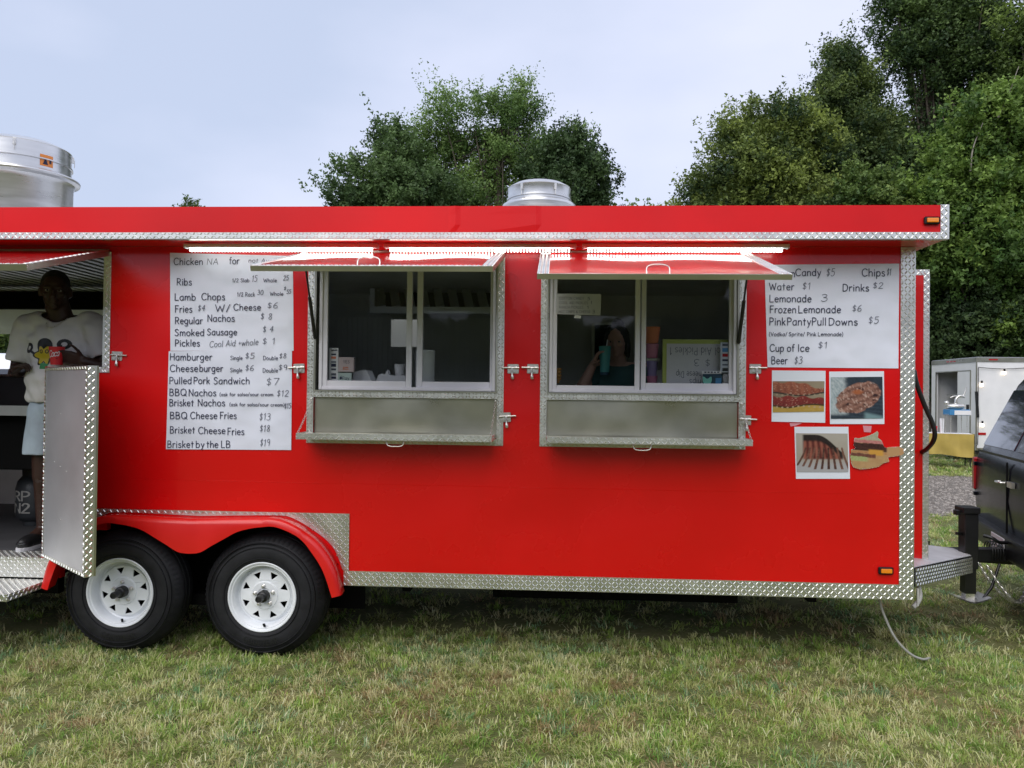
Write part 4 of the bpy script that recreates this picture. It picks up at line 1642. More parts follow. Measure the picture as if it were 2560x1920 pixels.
write(m2, [
    ('Hamburger', 425, 530, 900.5, 17), ('Single', 576, 606, 899.7, 10), ('$5', 612.7, 635, 896, 14, 1), ('Double', 658, 694.5, 900, 10), ('$8', 698, 715.6, 895.4, 12, 1),
    ('Cheese', 425.3, 494.5, 929, 17), ('burger', 498.7, 557, 929, 17), ('Single', 575.5, 605, 930, 10), ('$6', 613, 633.8, 926.7, 14, 1), ('Double', 657, 694.5, 931, 10), ('$9', 696, 717, 925, 13, 1),
    ('Pulled', 423.6, 478.5, 959.6, 17), ('Pork', 484, 524, 959.6, 17), ('Sandwich', 534, 623.6, 960, 17), ('$7', 665, 696, 963, 18, 1),
    ('BBQ', 423.6, 465.8, 989, 17), ('Nachos', 471.7, 540, 990, 17), ('(ask for salsa/sour cream', 549, 682.7, 990, 8), ('$12', 692, 720.7, 990.8, 15, 1),
    ('Brisket', 423.6, 484, 1015, 17), ('Nachos', 494.5, 562, 1015, 17), ('(ask for salsa/sour cream)', 573.8, 711, 1015, 8, 0, 1016), ('$15', 711, 726.6, 1021, 13, 1),
    ('BBQ', 425, 467.5, 1047, 17), ('Cheese', 476, 542.6, 1047, 17), ('Fries', 550, 590.7, 1047, 17), ('$13', 648, 675, 1050, 17, 1),
    ('Brisket', 425, 487, 1082.8, 17), ('Cheese', 496, 563, 1084.5, 17), ('Fries', 568.8, 610, 1087, 17), ('$18', 649, 674, 1078.6, 16, 1),
    ('Brisket', 418.6, 484, 1119, 17), ('by', 489.5, 510.5, 1119, 17), ('the', 516.5, 545, 1119, 17), ('LB', 552.7, 575.5, 1119, 17), ('$19', 649.8, 673.4, 1115, 17, 1)], -.0065, M['ink'], M['pencil'])
write(m3, [
    ('Cotton', 1921, 1987, 692.5, 17), ('Candy', 1989, 2052, 689.5, 17), ('$5', 2066, 2085.8, 689.5, 18, 1), ('Chips', 2155, 2212, 690.5, 18), ('$1', 2217, 2227, 688, 16, 1),
    ('Water', 1922.7, 1985, 725, 17), ('$1', 2006, 2026, 723, 16, 1), ('Drinks', 2106.7, 2172, 728, 17), ('$2', 2182, 2207, 721, 14, 1),
    ('Lemonade', 1923.7, 2028, 755, 17), ('3', 2052, 2068, 753, 17, 1),
    ('Frozen', 1924.7, 1990, 782, 17), ('Lemonade', 1996, 2101.7, 782, 17), ('$6', 2130.5, 2153.4, 778, 15, 1),
    ('Pink', 1923.7, 1963.4, 812.9, 18), ('Panty', 1968, 2027, 812.9, 18), ('Pull', 2030, 2065, 812.9, 18), ('Downs', 2071.9, 2143.5, 812.9, 17), ('$5', 2171, 2196, 807.9, 16, 1),
    ('(Vodka/', 1922.7, 1968, 840, 9), ('Sprite/', 1972, 2012, 840, 9), ('Pink', 2018, 2040, 840, 9), ('Lemonade)', 2045, 2107.7, 840, 9),
    ('Cup', 1924.7, 1959.5, 878.5, 17), ('of', 1968, 1986, 878.5, 17), ('Ice', 1995, 2023, 878.5, 17), ('$1', 2045, 2068, 870.5, 15, 1),
    ('Beer', 1928.6, 1968.4, 910, 18), ('$3', 1986, 2005, 909, 17, 1)], -.0050, M['ink'], M['pencil'])

# ---- printed food photographs (flat prints: colour drawn per point)
NU, NV = 96, 76


def picture(parent, corners, Y, fn, name='print'):
    P = [Vector((at(a, b, Y)[0], Y, at(a, b, Y)[1])) for a, b in corners]
    u, v = np.meshgrid(np.linspace(0, 1, NU), np.linspace(0, 1, NV))
    u, v = u.ravel(), v.ravel()
    B = np.array([list(p) for p in P])
    V = (B[3][None] * ((1 - u) * (1 - v))[:, None] + B[2][None] * (u * (1 - v))[:, None] + B[0][None] * ((1 - u) * v)[:, None] + B[1][None] * (u * v)[:, None])
    i = np.arange((NU - 1) * (NV - 1))
    r, c = i // (NU - 1), i % (NU - 1)
    k = r * NU + c
    F = np.stack([k, k + 1, k + NU + 1, k + NU], 1)
    return fast(name, V, F, np.clip(fn(u, v) * .72, 0, 1), M['print_'], parent)


def mixc(a, b, t):
    t = np.clip(t, 0, 1)[:, None]
    return np.asarray(a) * (1 - t) + np.asarray(b) * t


def sst(x, a, b):
    t = np.clip((x - a) / (b - a), 0, 1)
    return t * t * (3 - 2 * t)


def pic_ribs(u, v):
    n = fnoise(u, v, 14, 3)
    n2 = fnoise(u, v, 34, 9)
    c = mixc((.26, .19, .12), (.40, .33, .22), u + n * .3)
    board = mixc((.55, .34, .05), (.66, .45, .12), n)
    c = mixc(c, board, sst(.27 - v + .05 * n, 0, .03))
    for (lo, hi, ca, cb, s) in ((.55, .98, (.20, .045, .03), (.50, .17, .09), 1), (.22, .52, (.16, .02, .02), (.45, .06, .04), 2)):
        top = hi - .22 * sst(u, .45, 1.0) * (1 if s == 1 else .3) + .03 * np.sin(u * 20 + s)
        bot = lo + .06 * np.sin(u * 5 + s * 2) + (0.08 * sst(u, .0, .4) if s == 2 else 0) * -1 + .05
        inside = sst(v, bot, bot + .02) * sst(top - v, 0, .03)
        rib = .5 + .5 * np.sin(u * 48 + v * 5 + n * 4)
        meat = mixc(ca, cb, n2 * .8 + rib * .35 * (s == 1) + (v - bot) * .8 - .15)
        meat = mixc(meat, (.72, .55, .42), sst(n2, .66, .78) * .6)
        c = mixc(c, meat, inside)
        dark = sst(v, bot - .05, bot - .02) * sst(bot + .025 - v, 0, .02)
        c = mixc(c, (.02, .008, .008), dark * .9)
        for k in range(9):
            bx, by = .08 + k * .105, (bot.mean() - .015 - .02 * (k % 2)) if s == 1 else .17 - .02 * math.sin(k)
            d = ((u - bx) / .022) ** 2 + ((v - by) / .032) ** 2
            c = mixc(c, (.62, .46, .30), (1 - sst(d, .5, 1.2)) * (.5 if s == 1 else .9))
    return c


def pic_brisket(u, v):
    n = fnoise(u + .3 * v, v, 9, 21)
    n2 = fnoise(u * 1.2 + .5 * v, v * .7, 30, 33)
    c = mixc((.02, .03, .045), (.06, .09, .12), n2 * .6 + .4 * (np.sin(v * 70 + u * 10) > .3) * (v < .45))
    foil = mixc((.25, .35, .38), (.75, .80, .80), n2)
    c = mixc(c, foil, sst(.30 - u + .1 * n, 0, .12) * sst(v, .05, .15))
    c = mixc(c, (.30, .48, .50), sst(.14 - np.abs(v - .02 - (u - .78) * -.3), 0, .1) * sst(u, .6, .7) * .7)
    ang = 0
    X, Y_ = u - .52, v - .50
    a = R_(35)
    xr, yr = X * math.cos(a) + Y_ * math.sin(a), -X * math.sin(a) + Y_ * math.cos(a)
    d = (xr / .50) ** 2 + (yr / .34) ** 2 + (n - .5) * .5
    meat = mixc((.14, .055, .04), (.48, .25, .18), n2 * 1.0 + .25 * np.sin(xr * 10 + yr * 40 + n * 5) + .05)
    meat = mixc(meat, (.74, .55, .46), sst(n2, .62, .74) * .7)
    meat = mixc(meat, (.50, .13, .03), sst(.02 - ((u - .52) ** 2 + (v - .64) ** 2 * 3), 0, .02) * .8)
    meat = mixc(meat, (.05, .02, .02), sst(.32 - n, 0, .08))
    c = mixc(c, meat, 1 - sst(d, .85, 1.0))
    return c


def pic_rack(u, v):
    n = fnoise(u, v, 8, 41)
    n2 = fnoise(u, v, 28, 43)
    c = mixc((.42, .34, .24), (.55, .50, .42), v + .2 * n)
    c = mixc(c, (.52, .50, .50), sst(.42 - v, 0, .3))
    top = .98 - .55 * sst(u, .35, 1.05) ** 1.3
    bot = .42 + .10 * np.sin(u * 3)
    inside = sst(u, .10, .16) * sst(top - v, 0, .03) * sst(v, .30, .36) * sst(.93 - u, 0, .05)
    fan = (u - .15) / (.75 + .28 * (1 - v))
    rib = np.sin(fan * 50 + (1 - v) * (-2.2) * (u - .45) * 3)
    meat = mixc((.13, .025, .02), (.42, .14, .09), rib * .5 + .3 + n2 * .3)
    bark = mixc((.008, .006, .006), (.05, .03, .025), n2)
    meat = mixc(meat, bark, sst(v, top - .22, top - .14))
    c = mixc(c, meat, inside)
    for k in range(9):
        x0 = .18 + k * .088
        x1 = -.02 + k * .125
        t = np.clip((.62 - v) / .55, 0, 1)
        xc = x0 + (x1 - x0) * t ** 1.4 + (.04 * k - .12) * t * .2
        lim = .06 + .10 * abs(k - 4) / 4 * (k < 3)
        w = .020 + .008 * t
        b = (1 - sst(np.abs(u - xc), w * .7, w * 1.1)) * sst(v, lim, lim + .02) * sst(.66 - v, 0, .05)
        c = mixc(c, mixc((.05, .02, .015), (.26, .12, .08), n2 + .3 * np.sin(k)), b)
    return c


G_PH = 'food photographs taped below the drinks menu'
ph = [([(1930, 926), (2064, 927), (2063, 1057), (1929, 1054)], [(1932, 953), (2061, 953), (2060, 1029), (1932, 1031)], pic_ribs, 'square print of two stacked rib racks on a yellow board, under the drinks menu'),
      ([(2073, 929), (2210, 928), (2211, 1060), (2075, 1060)], [(2077, 943), (2206, 942), (2208, 1046), (2077, 1047)], pic_brisket, 'square print of pulled browned meat beside foil, next to the corner trim'),
      ([(1986, 1067), (2121, 1067), (2125, 1197), (1990, 1197)], [(1990, 1083), (2119, 1084), (2121, 1180), (1992, 1180)], pic_rack, 'square print of a dark rack with long rib bones, lowest of the food prints')]
for i, (c1, c2, fn, lab) in enumerate(ph):
    s_ = sheet('food_photo', c1, -.0035, M['photo_paper'], lab, 'photo', G_PH, 6, 6, seed=i + 5, amp=.0008)
    picture(s_, c2, -.0058, fn)

# burger cut-out: traced card with printed layers
bo = [(2128, 1124), (2140, 1121), (2134, 1113), (2136, 1095), (2140, 1095), (2147, 1096), (2170, 1090), (2184, 1084), (2193, 1078), (2196, 1082), (2194, 1094), (2204, 1102), (2210, 1117), (2216, 1120), (2222, 1118), (2248, 1117), (2259, 1122), (2260, 1132), (2254, 1138), (2236, 1141), (2220, 1143), (2223, 1154), (2208, 1158), (2196, 1167), (2170, 1172), (2150, 1173), (2133, 1168), (2128, 1158), (2126, 1140)]
Yb = -.009
pts = [at(a, b, Yb) for a, b in bo]
me = plate([pts], .0008)
me.transform(Matrix.Translation((0, Yb, 0)))
bc = tag(link('burger_cutout', me, M['photo_paper']), 'cut-out picture of a stacked burger with a wooden handled board, overlapping the corner trim', 'picture')
import mathutils


def pic_burger(px, py):
    n = fnoise(px / 130, py / 130, 16, 51)
    n2 = fnoise(px / 130, py / 130, 45, 53)
    c = mixc((.52, .30, .13), (.66, .42, .20), n + 0 * px)
    tilt = (px - 2128) * .13
    y = py - tilt * .6
    L = lambda a, b: sst(y + (n - .5) * 4, a, a + 2) * sst(b - y, 0, 2)
    c = mixc(c, mixc((.40, .42, .25), (.62, .58, .42), n2), L(1070, 1098))
    c = mixc(c, mixc((.55, .14, .12), (.75, .38, .34), n2), L(1096, 1106))
    c = mixc(c, mixc((.012, .005, .006), (.11, .04, .03), n2 * 1.2), L(1104, 1125))
    c = mixc(c, mixc((.45, .15, .05), (.70, .40, .18), n2), L(1125, 1131))
    c = mixc(c, (.78, .40, .07), sst(22 - np.abs(px - 2190), 0, 8) * sst(y, 1118, 1122) * sst(1136 - y, 0, 4))
    c = mixc(c, mixc((.10, .03, .02), (.30, .12, .08), n2), L(1130, 1142) * (px < 2190))
    c = mixc(c, mixc((.35, .42, .10), (.60, .62, .32), n2), L(1138, 1152) * sst(2176 - px, 0, 14))
    c = mixc(c, (.62, .36, .17), sst(px, 2214, 2220) * 1.0)
    return c


poly = [Vector((a, b)) for a, b in bo]


def inpoly(x, y):
    ins = np.zeros_like(x, bool)
    j = len(bo) - 1
    for i in range(len(bo)):
        xi, yi, xj, yj = *bo[i], *bo[j]
        ins ^= ((yi > y) != (yj > y)) & (x < (xj - xi) * (y - yi) / (yj - yi + 1e-9) + xi)
        j = i
    return ins


gx, gy = np.meshgrid(np.arange(2124, 2263, 1.5), np.arange(1076, 1176, 1.5))
sh = gx.shape
cxs, cys = gx.ravel(), gy.ravel()
i = np.arange((sh[0] - 1) * (sh[1] - 1))
k = (i // (sh[1] - 1)) * sh[1] + i % (sh[1] - 1)
F = np.stack([k, k + 1, k + sh[1] + 1, k + sh[1]], 1)
F = F[inpoly(cxs[F].mean(1), cys[F].mean(1))]
V = np.array([(*[at(a, b, Yb - .0007)][0][:1], Yb - .0007, at(a, b, Yb - .0007)[1]) for a, b in zip(cxs, cys)])
fast('print', V, F, pic_burger(cxs, cys) * .72, M['print_'], bc)
for c_, lab in (([(1974, 1058), (2005, 1058), (1990, 1064), (1976, 1066)], 'strip of pinkish clear tape below the rib print'), ([(2157, 1064), (2179, 1065), (2177, 1081), (2160, 1080)], 'patch of pinkish clear tape above the burger cut-out')):
    tag(sheet('tape_strip', c_, -.0015, M['tape'], None, None, None, 2, 2, amp=0), lab, 'tape', 'tape scraps on the trailer wall')


# ================================================================ inside the kitchen
def box_thing(name, c, s, m, label, cat, parent=None, bevel=.002, group=None):
    o = MB().box(c[0] - s[0] / 2, c[0] + s[0] / 2, c[1] - s[1] / 2, c[1] + s[1] / 2, c[2] - s[2] / 2, c[2] + s[2] / 2).build(name, m, parent, bevel=bevel)
    return tag(o, label, cat, group) if label else o


def pxbox(name, x0, y0, x1, y1, Y, dep, m, label=None, cat=None, parent=None, bevel=.0015, group=None):
    a, t = at(x0, y0, Y)
    b, u = at(x1, y1, Y)
    o = MB().box(a, b, Y, Y + dep, u, t).build(name, m, parent, bevel=bevel)
    return tag(o, label, cat, group) if label else o


def say(parent, text, x0, x1, yb, ch, Y, m, flip=False, wd=.002):
    P, w = strokes(text)
    a, z = at(x0, yb, Y)
    b, _ = at(x1, yb, Y)
    sx = (b - a) / w
    sy = ch / 413 * (CAM_D + Y) / CAM_D / 100
    Q = [[Vector((p.x * sx, p.y * sy, 0)) for p in pl] for pl in P]
    mb = MB()
    H = 100 * sy
    if flip:
        pen(mb, Q, lambda u, v, k: (b - u, Y - .0004 - .0002 * (k % 4), z + H - v), wd)
    else:
        pen(mb, Q, lambda u, v, k: (a + u, Y - .0004 - .0002 * (k % 4), z + v), wd)
    return mb.build('lettering', m, parent)


# counter along the serving side
ct = thing('kitchen_counter', (-.2, .3, .52), 'stainless counter inside the trailer below the serving windows', 'counter')
MB().box(-2.6, 1.95, .10, .52, 1.535, 1.560).build('counter_top', M['steel'], ct)
MB().box(-1.15, 1.95, .12, .50, .525, 1.534).build('cabinet', M['inner'], ct)
# far wall range hood with baffle filters, stainless splash back
hd = thing('range_hood', (-.6, 1.8, 1.6), 'steel range hood with slanted baffle filters seen through the first window', 'range hood')
xa, za = at(1000, 772, 1.55)
mb = MB()
mb.box(-1.5, .25, 1.50, 1.55, za - .04, za + .012)
mb.box(-1.5, -1.46, 1.50, 2.05, za, 2.40)
mb.build('hood_frame', M['steel'], hd)
for i in range(13):
    x = -1.42 + i * .12
    mb = MB()
    mb.bar((x, 1.58, za + .02), (x - .09, 1.80, za + .34), .07, .02, up=(0, -1, .6))
    mb.build('baffle_slat', M['steel'], hd)
MB().box(-1.5, .25, 1.9, 1.94, za, 2.42).build('hood_back', M['dark'], hd)
mb = MB()
for i in range(60):
    x = -1.9 + i * .045
    mb.box(x, x + .026, 2.050, 2.058, .6, za - .02)
mb.box(-1.92, .9, 2.058, 2.072, .6, za - .02)
tag(mb.build('splash_back', mat('satin_panel', (.78, .80, .78), .35, .1, var=.08, vs=3)), 'ribbed stainless splash back on the far wall behind the paper towels', 'wall panel')
# window 1 contents
x, z = at(1062, 955, .16)
pt = thing('paper_towel_roll', (x, .2, 1.56), 'white paper towel roll standing inside the first window pane', 'paper towel')
zt_ = at(1062, 875, .16)[1]
MB().lathe([(.018, 1.562), (.058, 1.562), (.060, 1.57), (.060, zt_ - .004), (.056, zt_), (.018, zt_)], (x - .005, .20, 0), n=40).build('roll', M['wtow'], pt, smooth=40)
MB().lathe([(.0179, zt_ + .001), (.016, zt_ + .001), (.016, 1.563)], (x - .005, .20, 0), n=20).build('core', M['cone'], pt)
pxbox('wall_notice', 978, 799, 1058, 868, .55, .004, M['wtow'], 'blank white paper hanging behind the window mullion', 'paper')
o = pxbox('card_sign', 823, 870, 845, 954, .060, .004, M['wtow'], 'tall narrow white payment card sign at the left edge of the first window', 'sign')
for (y0, y1, m_) in ((874, 877, 'ink'), (884, 888, 'ink'), (891, 897, 'orange'), (903, 907, 'pencil'), (909, 917, 'ink'), (921, 926, 'pencil'), (933, 939, 'pencil'), (941, 947, 'ink')):
    pxbox('card_logo', 828, y0, 840 if y0 > 880 else 843, y1, .0590, .0006, M[m_], parent=o, bevel=0)
o = pxbox('card_sign', 846, 893, 884, 930, .062, .03, mat('pink_grey_card', (.62, .50, .50), .6), 'pinkish card reading YES above the pay card in the first window', 'sign')
say(o, 'YES', 858, 874, 908, 7, .0610, M['ink'])
mb = MB()
for a, b in (((858, 918), (870, 918)), ((870, 918), (870, 924)), ((858, 924), (870, 924)), ((858, 917), (858, 925)), ((858, 921), (870, 919))):
    p, q = at(*a, .0610), at(*b, .0610)
    mb.tube([(p[0], .0612, p[1]), (q[0], .0612, q[1])], .0016, 4)
mb.build('card_symbol', M['orange'], o)
o = pxbox('card_sign', 845, 932, 879, 954, .060, .004, mat('mint_card', (.50, .60, .56), .6), 'pale green card with an apple mark and the word Pay, under the YES card', 'sign')
say(o, 'Pay', 856, 873, 949, 8, .0590, M['ink'])
x, z = at(852, 945, .0590)
mb = MB()
mb.lathe([(.0082, 0), (.0082, .0008), (0, .0009)], (x, .0590, z), (0, -1, 0), 16)
mb.bar((x, .0582, z + .009), (x + .004, .0582, z + .014), .003, .0006, up=(0, 1, 0))
mb.build('apple_mark', M['ink'], o)
mb = MB()
P = [at(a, b, .16) for a, b in ((880, 955), (884, 930), (905, 925), (917, 926), (930, 955))]
mb.prism(P, .16, .30)
tag(mb.build('napkin_box', M['wtow']), 'low slanted white carton beside the pay cards inside the first window', 'carton')
mb = MB()
P = [at(a, b, .2) for a, b in ((939, 956), (945, 938), (955, 934), (962, 936), (968, 924), (972, 937), (990, 939), (1012, 938), (1014, 956))]
mb.prism(P, .2, .26)
tag(mb.build('tissue_pile', M['wtow']), 'crumpled white tissues on the counter behind the first window', 'tissues')
x, z = at(999, 930, .3)
tag(MB().lathe([(.026, z - .05), (.034, z + .05), (.030, z + .05), (.0, z + .03)], (x, .3, 0), n=20).build('foam_cup', M['wtow'], smooth=40), 'small white cup near the mullion inside the first window', 'cup')

# window 2 contents
ws = sheet('price_sign', [(1391, 734), (1503, 735), (1501, 789), (1390, 785)], .0100, mat('grey_card', (.48, .48, .48), .7), 'small grey hand-lettered price sign for cotton candy and pickles taped inside the second window', 'sign', None, 6, 6, amp=.001)
ws.location.y = -.0015
wp = .0066
for t, a, b, y, h, m_ in (('COTTON CANDY', 1398, 1460, 749, 6.5, 'pencil'), ('5', 1469, 1475, 750, 7, 'ink'), ('COOL AID PICKLES', 1398, 1470, 760, 6, 'pencil'), ('1', 1477, 1480, 760, 7, 'ink'), ('RANCH PICKLES', 1398, 1458, 771, 6, 'pencil'), ('1', 1468, 1472, 772, 7, 'ink'), ('HOT CHIPS & CHEESE', 1397, 1476, 782, 6, 'pencil'), ('3', 1481, 1487, 783, 8, 'ink')):
    say(ws, t, a, b, y, h, wp, M[m_], wd=.0015 if m_ == 'pencil' else .0022)
tag(sheet('tape_strip', [(1438, 787), (1453, 789), (1452, 796), (1435, 795)], .0085, M['wtow'], None, None, None, 2, 2, amp=0), 'white tape end under the cotton candy price sign', 'tape', 'tape scraps on the trailer wall')
cs = thing('cone_stack', (at(1391, 930, .14)[0], .14, 1.56), 'stack of orange brown wafer cups in the lower left corner of the second window', 'wafer cups')
for i in range(4):
    x, z = at(1392 + (i % 2), 955 - i * 8, .14)
    MB().lathe([(.014, z - .008), (.020, z + .012), (.027, z + .016), (.0275, z + .026), (.024, z + .026), (.018, z + .01)], (x, .14, 0), n=24).build('wafer_cup', M['cone'], cs, smooth=40)
# stacked printed cups behind the mullion
cu_ = thing('cup_stack', (at(1630, 950, .2)[0], .2, 1.56), 'column of orange, pink and lilac printed cups beside the mullion of the second window', 'cups')
for y0, y1, m_, w in ((818, 858, 'orange', 20), (860, 895, 'pink', 17), (897, 902, 'wtow', 20), (903, 940, 'purple', 14), (940, 965, 'pink', 14)):
    xa_, z1_ = at(1618, y0, .2)
    xc, z0_ = at(1630, y1, .2)
    MB().lathe([(w * .75 / 400, z0_), (w / 400, z1_), (w / 400 - .003, z1_), (0, z1_ - .01)], (xc, .2, 0), n=24).build('printed_cup', M[m_], cu_, smooth=40)
pxbox('white_carton', 1635, 925, 1657, 966, .25, .06, M['wtow'], 'small white carton between the cup column and the whiteboard', 'carton')
wb = pxbox('whiteboard', 1657, 848, 1826, 970, .11, .012, M['lime'], 'white board with lime frame leaning upside down in the second window', 'whiteboard')
pxbox('board_face', 1667, 859, 1820, 968, .1085, .0014, mat('grey_board', (.60, .59, .61), .5), parent=wb, bevel=0)
for t, a, b, y, h in (('ol Aid Pickles 1', 1674, 1800, 887, 18), ('$ 3', 1735, 1775, 915, 16), ('heese Dip', 1690, 1753, 944, 15), ('hips', 1724, 1752, 963, 14)):
    say(wb, t, a, b, y, h, .1083, M['pencil'], flip=True, wd=.0030)
o = pxbox('card_sign', 1801, 856, 1825, 931, .052, .003, mat('pale_blue_card', (.55, .58, .65), .5), 'tall white payment card sign at the right edge of the second window', 'sign')
for y0, y1, m_ in ((859, 865, 'pencil'), (870, 880, 'blue'), (884, 892, 'redlens'), (898, 903, 'ink'), (910, 914, 'pencil'), (920, 928, 'black')):
    pxbox('card_logo', 1806, y0, 1820, y1, .0510, .0006, M[m_], parent=o, bevel=0)
o = pxbox('sticker', 1754, 927, 1803, 934, .0515, .0008, M['wtow'], 'thin white strip of card marks above the mint heart sticker', 'sticker', bevel=0)
for i in range(5):
    pxbox('card_logo', 1761 + i * 8, 929, 1766 + i * 8, 932, .0510, .0004, M['ink'], parent=o, bevel=0)
o = pxbox('sticker', 1757, 935, 1806, 968, .0515, .0008, M['navy'], 'dark sticker with a mint heart in the corner of the second window', 'sticker', bevel=0)
hx_, hz_ = at(1768, 951, .0508)
hp = []
for i in range(40):
    t = i * 2 * math.pi / 40
    hp.append((hx_ + .00175 * 16 * math.sin(t) * .98, hz_ + .0019 * (13 * math.cos(t) - 5 * math.cos(2 * t) - 2 * math.cos(3 * t) - math.cos(4 * t))))
MB().prism(hp, .0506, .0512).build('heart', M['tealprint'], o)
pxbox('blue_patch', 1789, 945, 1803, 960, .0508, .0005, M['blue'], parent=o, bevel=0)
o = pxbox('sticker', 1808, 935, 1826, 955, .0515, .0008, mat('mid_grey_card', (.32, .31, .33), .6), 'plain grey square sticker below the tall card sign', 'sticker', bevel=0)
o = pxbox('sticker', 1805, 957, 1826, 968, .0515, .0008, M['wtow'], 'small white pay sticker in the lowest corner of the second window', 'sticker', bevel=0)
say(o, 'Pay', 1813, 1822, 965, 4, .0510, M['ink'], wd=.001)
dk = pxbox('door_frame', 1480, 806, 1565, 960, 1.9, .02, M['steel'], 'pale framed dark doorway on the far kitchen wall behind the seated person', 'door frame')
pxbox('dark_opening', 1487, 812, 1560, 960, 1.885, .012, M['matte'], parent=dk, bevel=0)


# ================================================================ people
def decal(name, me_target, loc, parent, u0, u1, v0, v1, n, m, colfn):
    """flat print laid on a body surface: rays along +y from the front, verts kept where colfn says so"""
    bm = bmesh.new()
    bm.from_mesh(me_target)
    bv = BVHTree.FromBMesh(bm)
    nu, nv = n
    V, K = [], []
    for j in range(nv):
        for i in range(nu):
            x, z = u0 + (u1 - u0) * i / (nu - 1), v0 + (v1 - v0) * j / (nv - 1)
            h, nn_, _, _ = bv.ray_cast(Vector((x, -3, z)), Vector((0, 1, 0)))
            V.append((x, (h.y if h else 0) - .0025, z))
            K.append(h is not None)
    bm.free()
    V = np.array(V)
    uu, vv = (V[:, 0] - u0) / (u1 - u0), (V[:, 2] - v0) / (v1 - v0)
    col, mask = colfn(uu, vv)
    i = np.arange((nu - 1) * (nv - 1))
    k = (i // (nu - 1)) * nu + i % (nu - 1)
    F = np.stack([k, k + 1, k + nu + 1, k + nu], 1)
    mk = mask & np.array(K)
    F = F[mk[F].all(1)]
    return fast(name, V, F, col, m, parent)


def curve_hand(mb, wrist, dirv, palmn, side, curl, s=1.0, spread=.16, thumb_out=1.0):
    """hand: palm plus five bent fingers. dirv points wrist->knuckles, palmn out of the palm, side: thumb side sign"""
    d = Vector(dirv).normalized()
    n = Vector(palmn)
    n = (n - d * n.dot(d)).normalized()
    t = d.cross(n) * side  # thumb side
    W = Vector(wrist)
    # palm
    for k, off in enumerate((-.030, -.010, .010, .030)):
        a, b = W + t * off * .6 * s + d * .012 * s, W + t * off * s + d * .085 * s
        mb.capsule(a, .017 * s, b, .0135 * s, 10)
    lens = [.066, .078, .073, .056]
    offs = [.031, .0105, -.0105, -.030]
    for k in range(4):
        p = W + t * offs[k] * s + d * .085 * s
        L = lens[k] * s
        ang = 0
        fd = (d + t * (offs[k] * spread * 10)).normalized()
        for seg, f, r in ((0, .45, .0098), (1, .32, .0088), (2, .23, .0078)):
            ang += curl[k] * (1.0 if seg else .8)
            dd = (fd * math.cos(ang) + n * math.sin(ang)).normalized()
            q = p + dd * L * f
            mb.capsule(p, r * s, q, (r - .0008) * s, 10)
            p = q
    p = W + t * .024 * s + d * .022 * s
    td = (t * thumb_out + d * .65 + n * .35).normalized()
    for L, r in ((.040, .0125), (.032, .0108), (.026, .0095)):
        q = p + td * L * s
        mb.capsule(p, r * s, q, (r - .001) * s, 10)
        p = q
        td = (td + d * .35 + n * .25 * curl[4]).normalized()


def face(mb, c, s, yaw=0, down=0):
    """head centred at c, facing -y; s = head height"""
    k = len(mb.v)
    mb.ellip((0, .008, .018), (.076, .094, .098), n=24)
    mb.ellip((0, -.012, -.045), (.060, .070, .068), n=20)      # jaw
    mb.ellip((0, -.062, -.092), (.026, .020, .018), n=12)      # chin
    mb.ellip((0, -.090, -.012), (.013, .018, .030), n=12)      # nose bridge
    mb.ellip((0, -.103, -.028), (.019, .015, .012), n=12)      # nose tip
    for x in (-1, 1):
        mb.ellip((x * .012, -.097, -.032), (.010, .010, .008), n=8)
        mb.ellip((x * .030, -.078, .022), (.024, .012, .008), n=10)  # brow
        mb.ellip((x * .040, -.062, -.020), (.022, .022, .018), n=10)  # cheek
        mb.ellip((x * .080, .010, -.010), (.010, .020, .032), n=10)  # ear
    mb.ellip((0, -.086, -.054), (.026, .012, .0065), n=12)
    mb.ellip((0, -.084, -.065), (.023, .012, .0075), n=12)
    mb.ellip((0, .02, -.10), (.058, .062, .055), n=16)
    mt = Matrix.Translation(c) @ Matrix.Rotation(yaw, 4, 'Z') @ Matrix.Rotation(down, 4, 'X') @ Matrix.Scale(s / .235, 4)
    for i in range(k, len(mb.v)):
        mb.v[i] = tuple(mt @ Vector(mb.v[i]))
    return mt


def eyes(mt, parent, mw, md):
    for x in (-1, 1):
        mb = MB()
        mb.ellip((x * .030, -.0735, .004), (.0125, .010, .0075), n=12)
        mb.v = [tuple(mt @ Vector(p)) for p in mb.v]
        mb.build('eye', mw, parent, smooth=60)
        mb = MB()
        mb.ellip((x * .030, -.0815, .004), (.0052, .0035, .0055), n=10)
        mb.v = [tuple(mt @ Vector(p)) for p in mb.v]
        mb.build('iris', md, parent, smooth=60)


eye_w = mat('eye_white', (.30, .28, .26), .3)

# ---- the man in the porch doorway
mx0, my0 = -3.262, .30
man = thing('person', (mx0, my0, .522), 'person in white printed T-shirt and pale denim shorts, red cup in hand, in the porch', 'person')
mb = MB()
hc = (at(138, 727, .27)[0], .27, at(138, 727, .27)[1])
mt = face(mb, hc, .262, yaw=R_(27), down=R_(8))
nk = (mx0 - .02, .33, 2.02)
mb.capsule((hc[0], .30, hc[2] - .08), .066, nk, .078)
mb.capsule((mx0 - .22, .33, 1.985), .075, (mx0 + .19, .33, 1.985), .075)
mb.ellip((mx0, .33, 1.82), (.21, .13, .22), n=24)
mb.ellip((mx0 - .01, .32, 1.58), (.19, .14, .20), n=24)
mb.ellip((mx0, .34, 1.40), (.19, .135, .15), n=24)
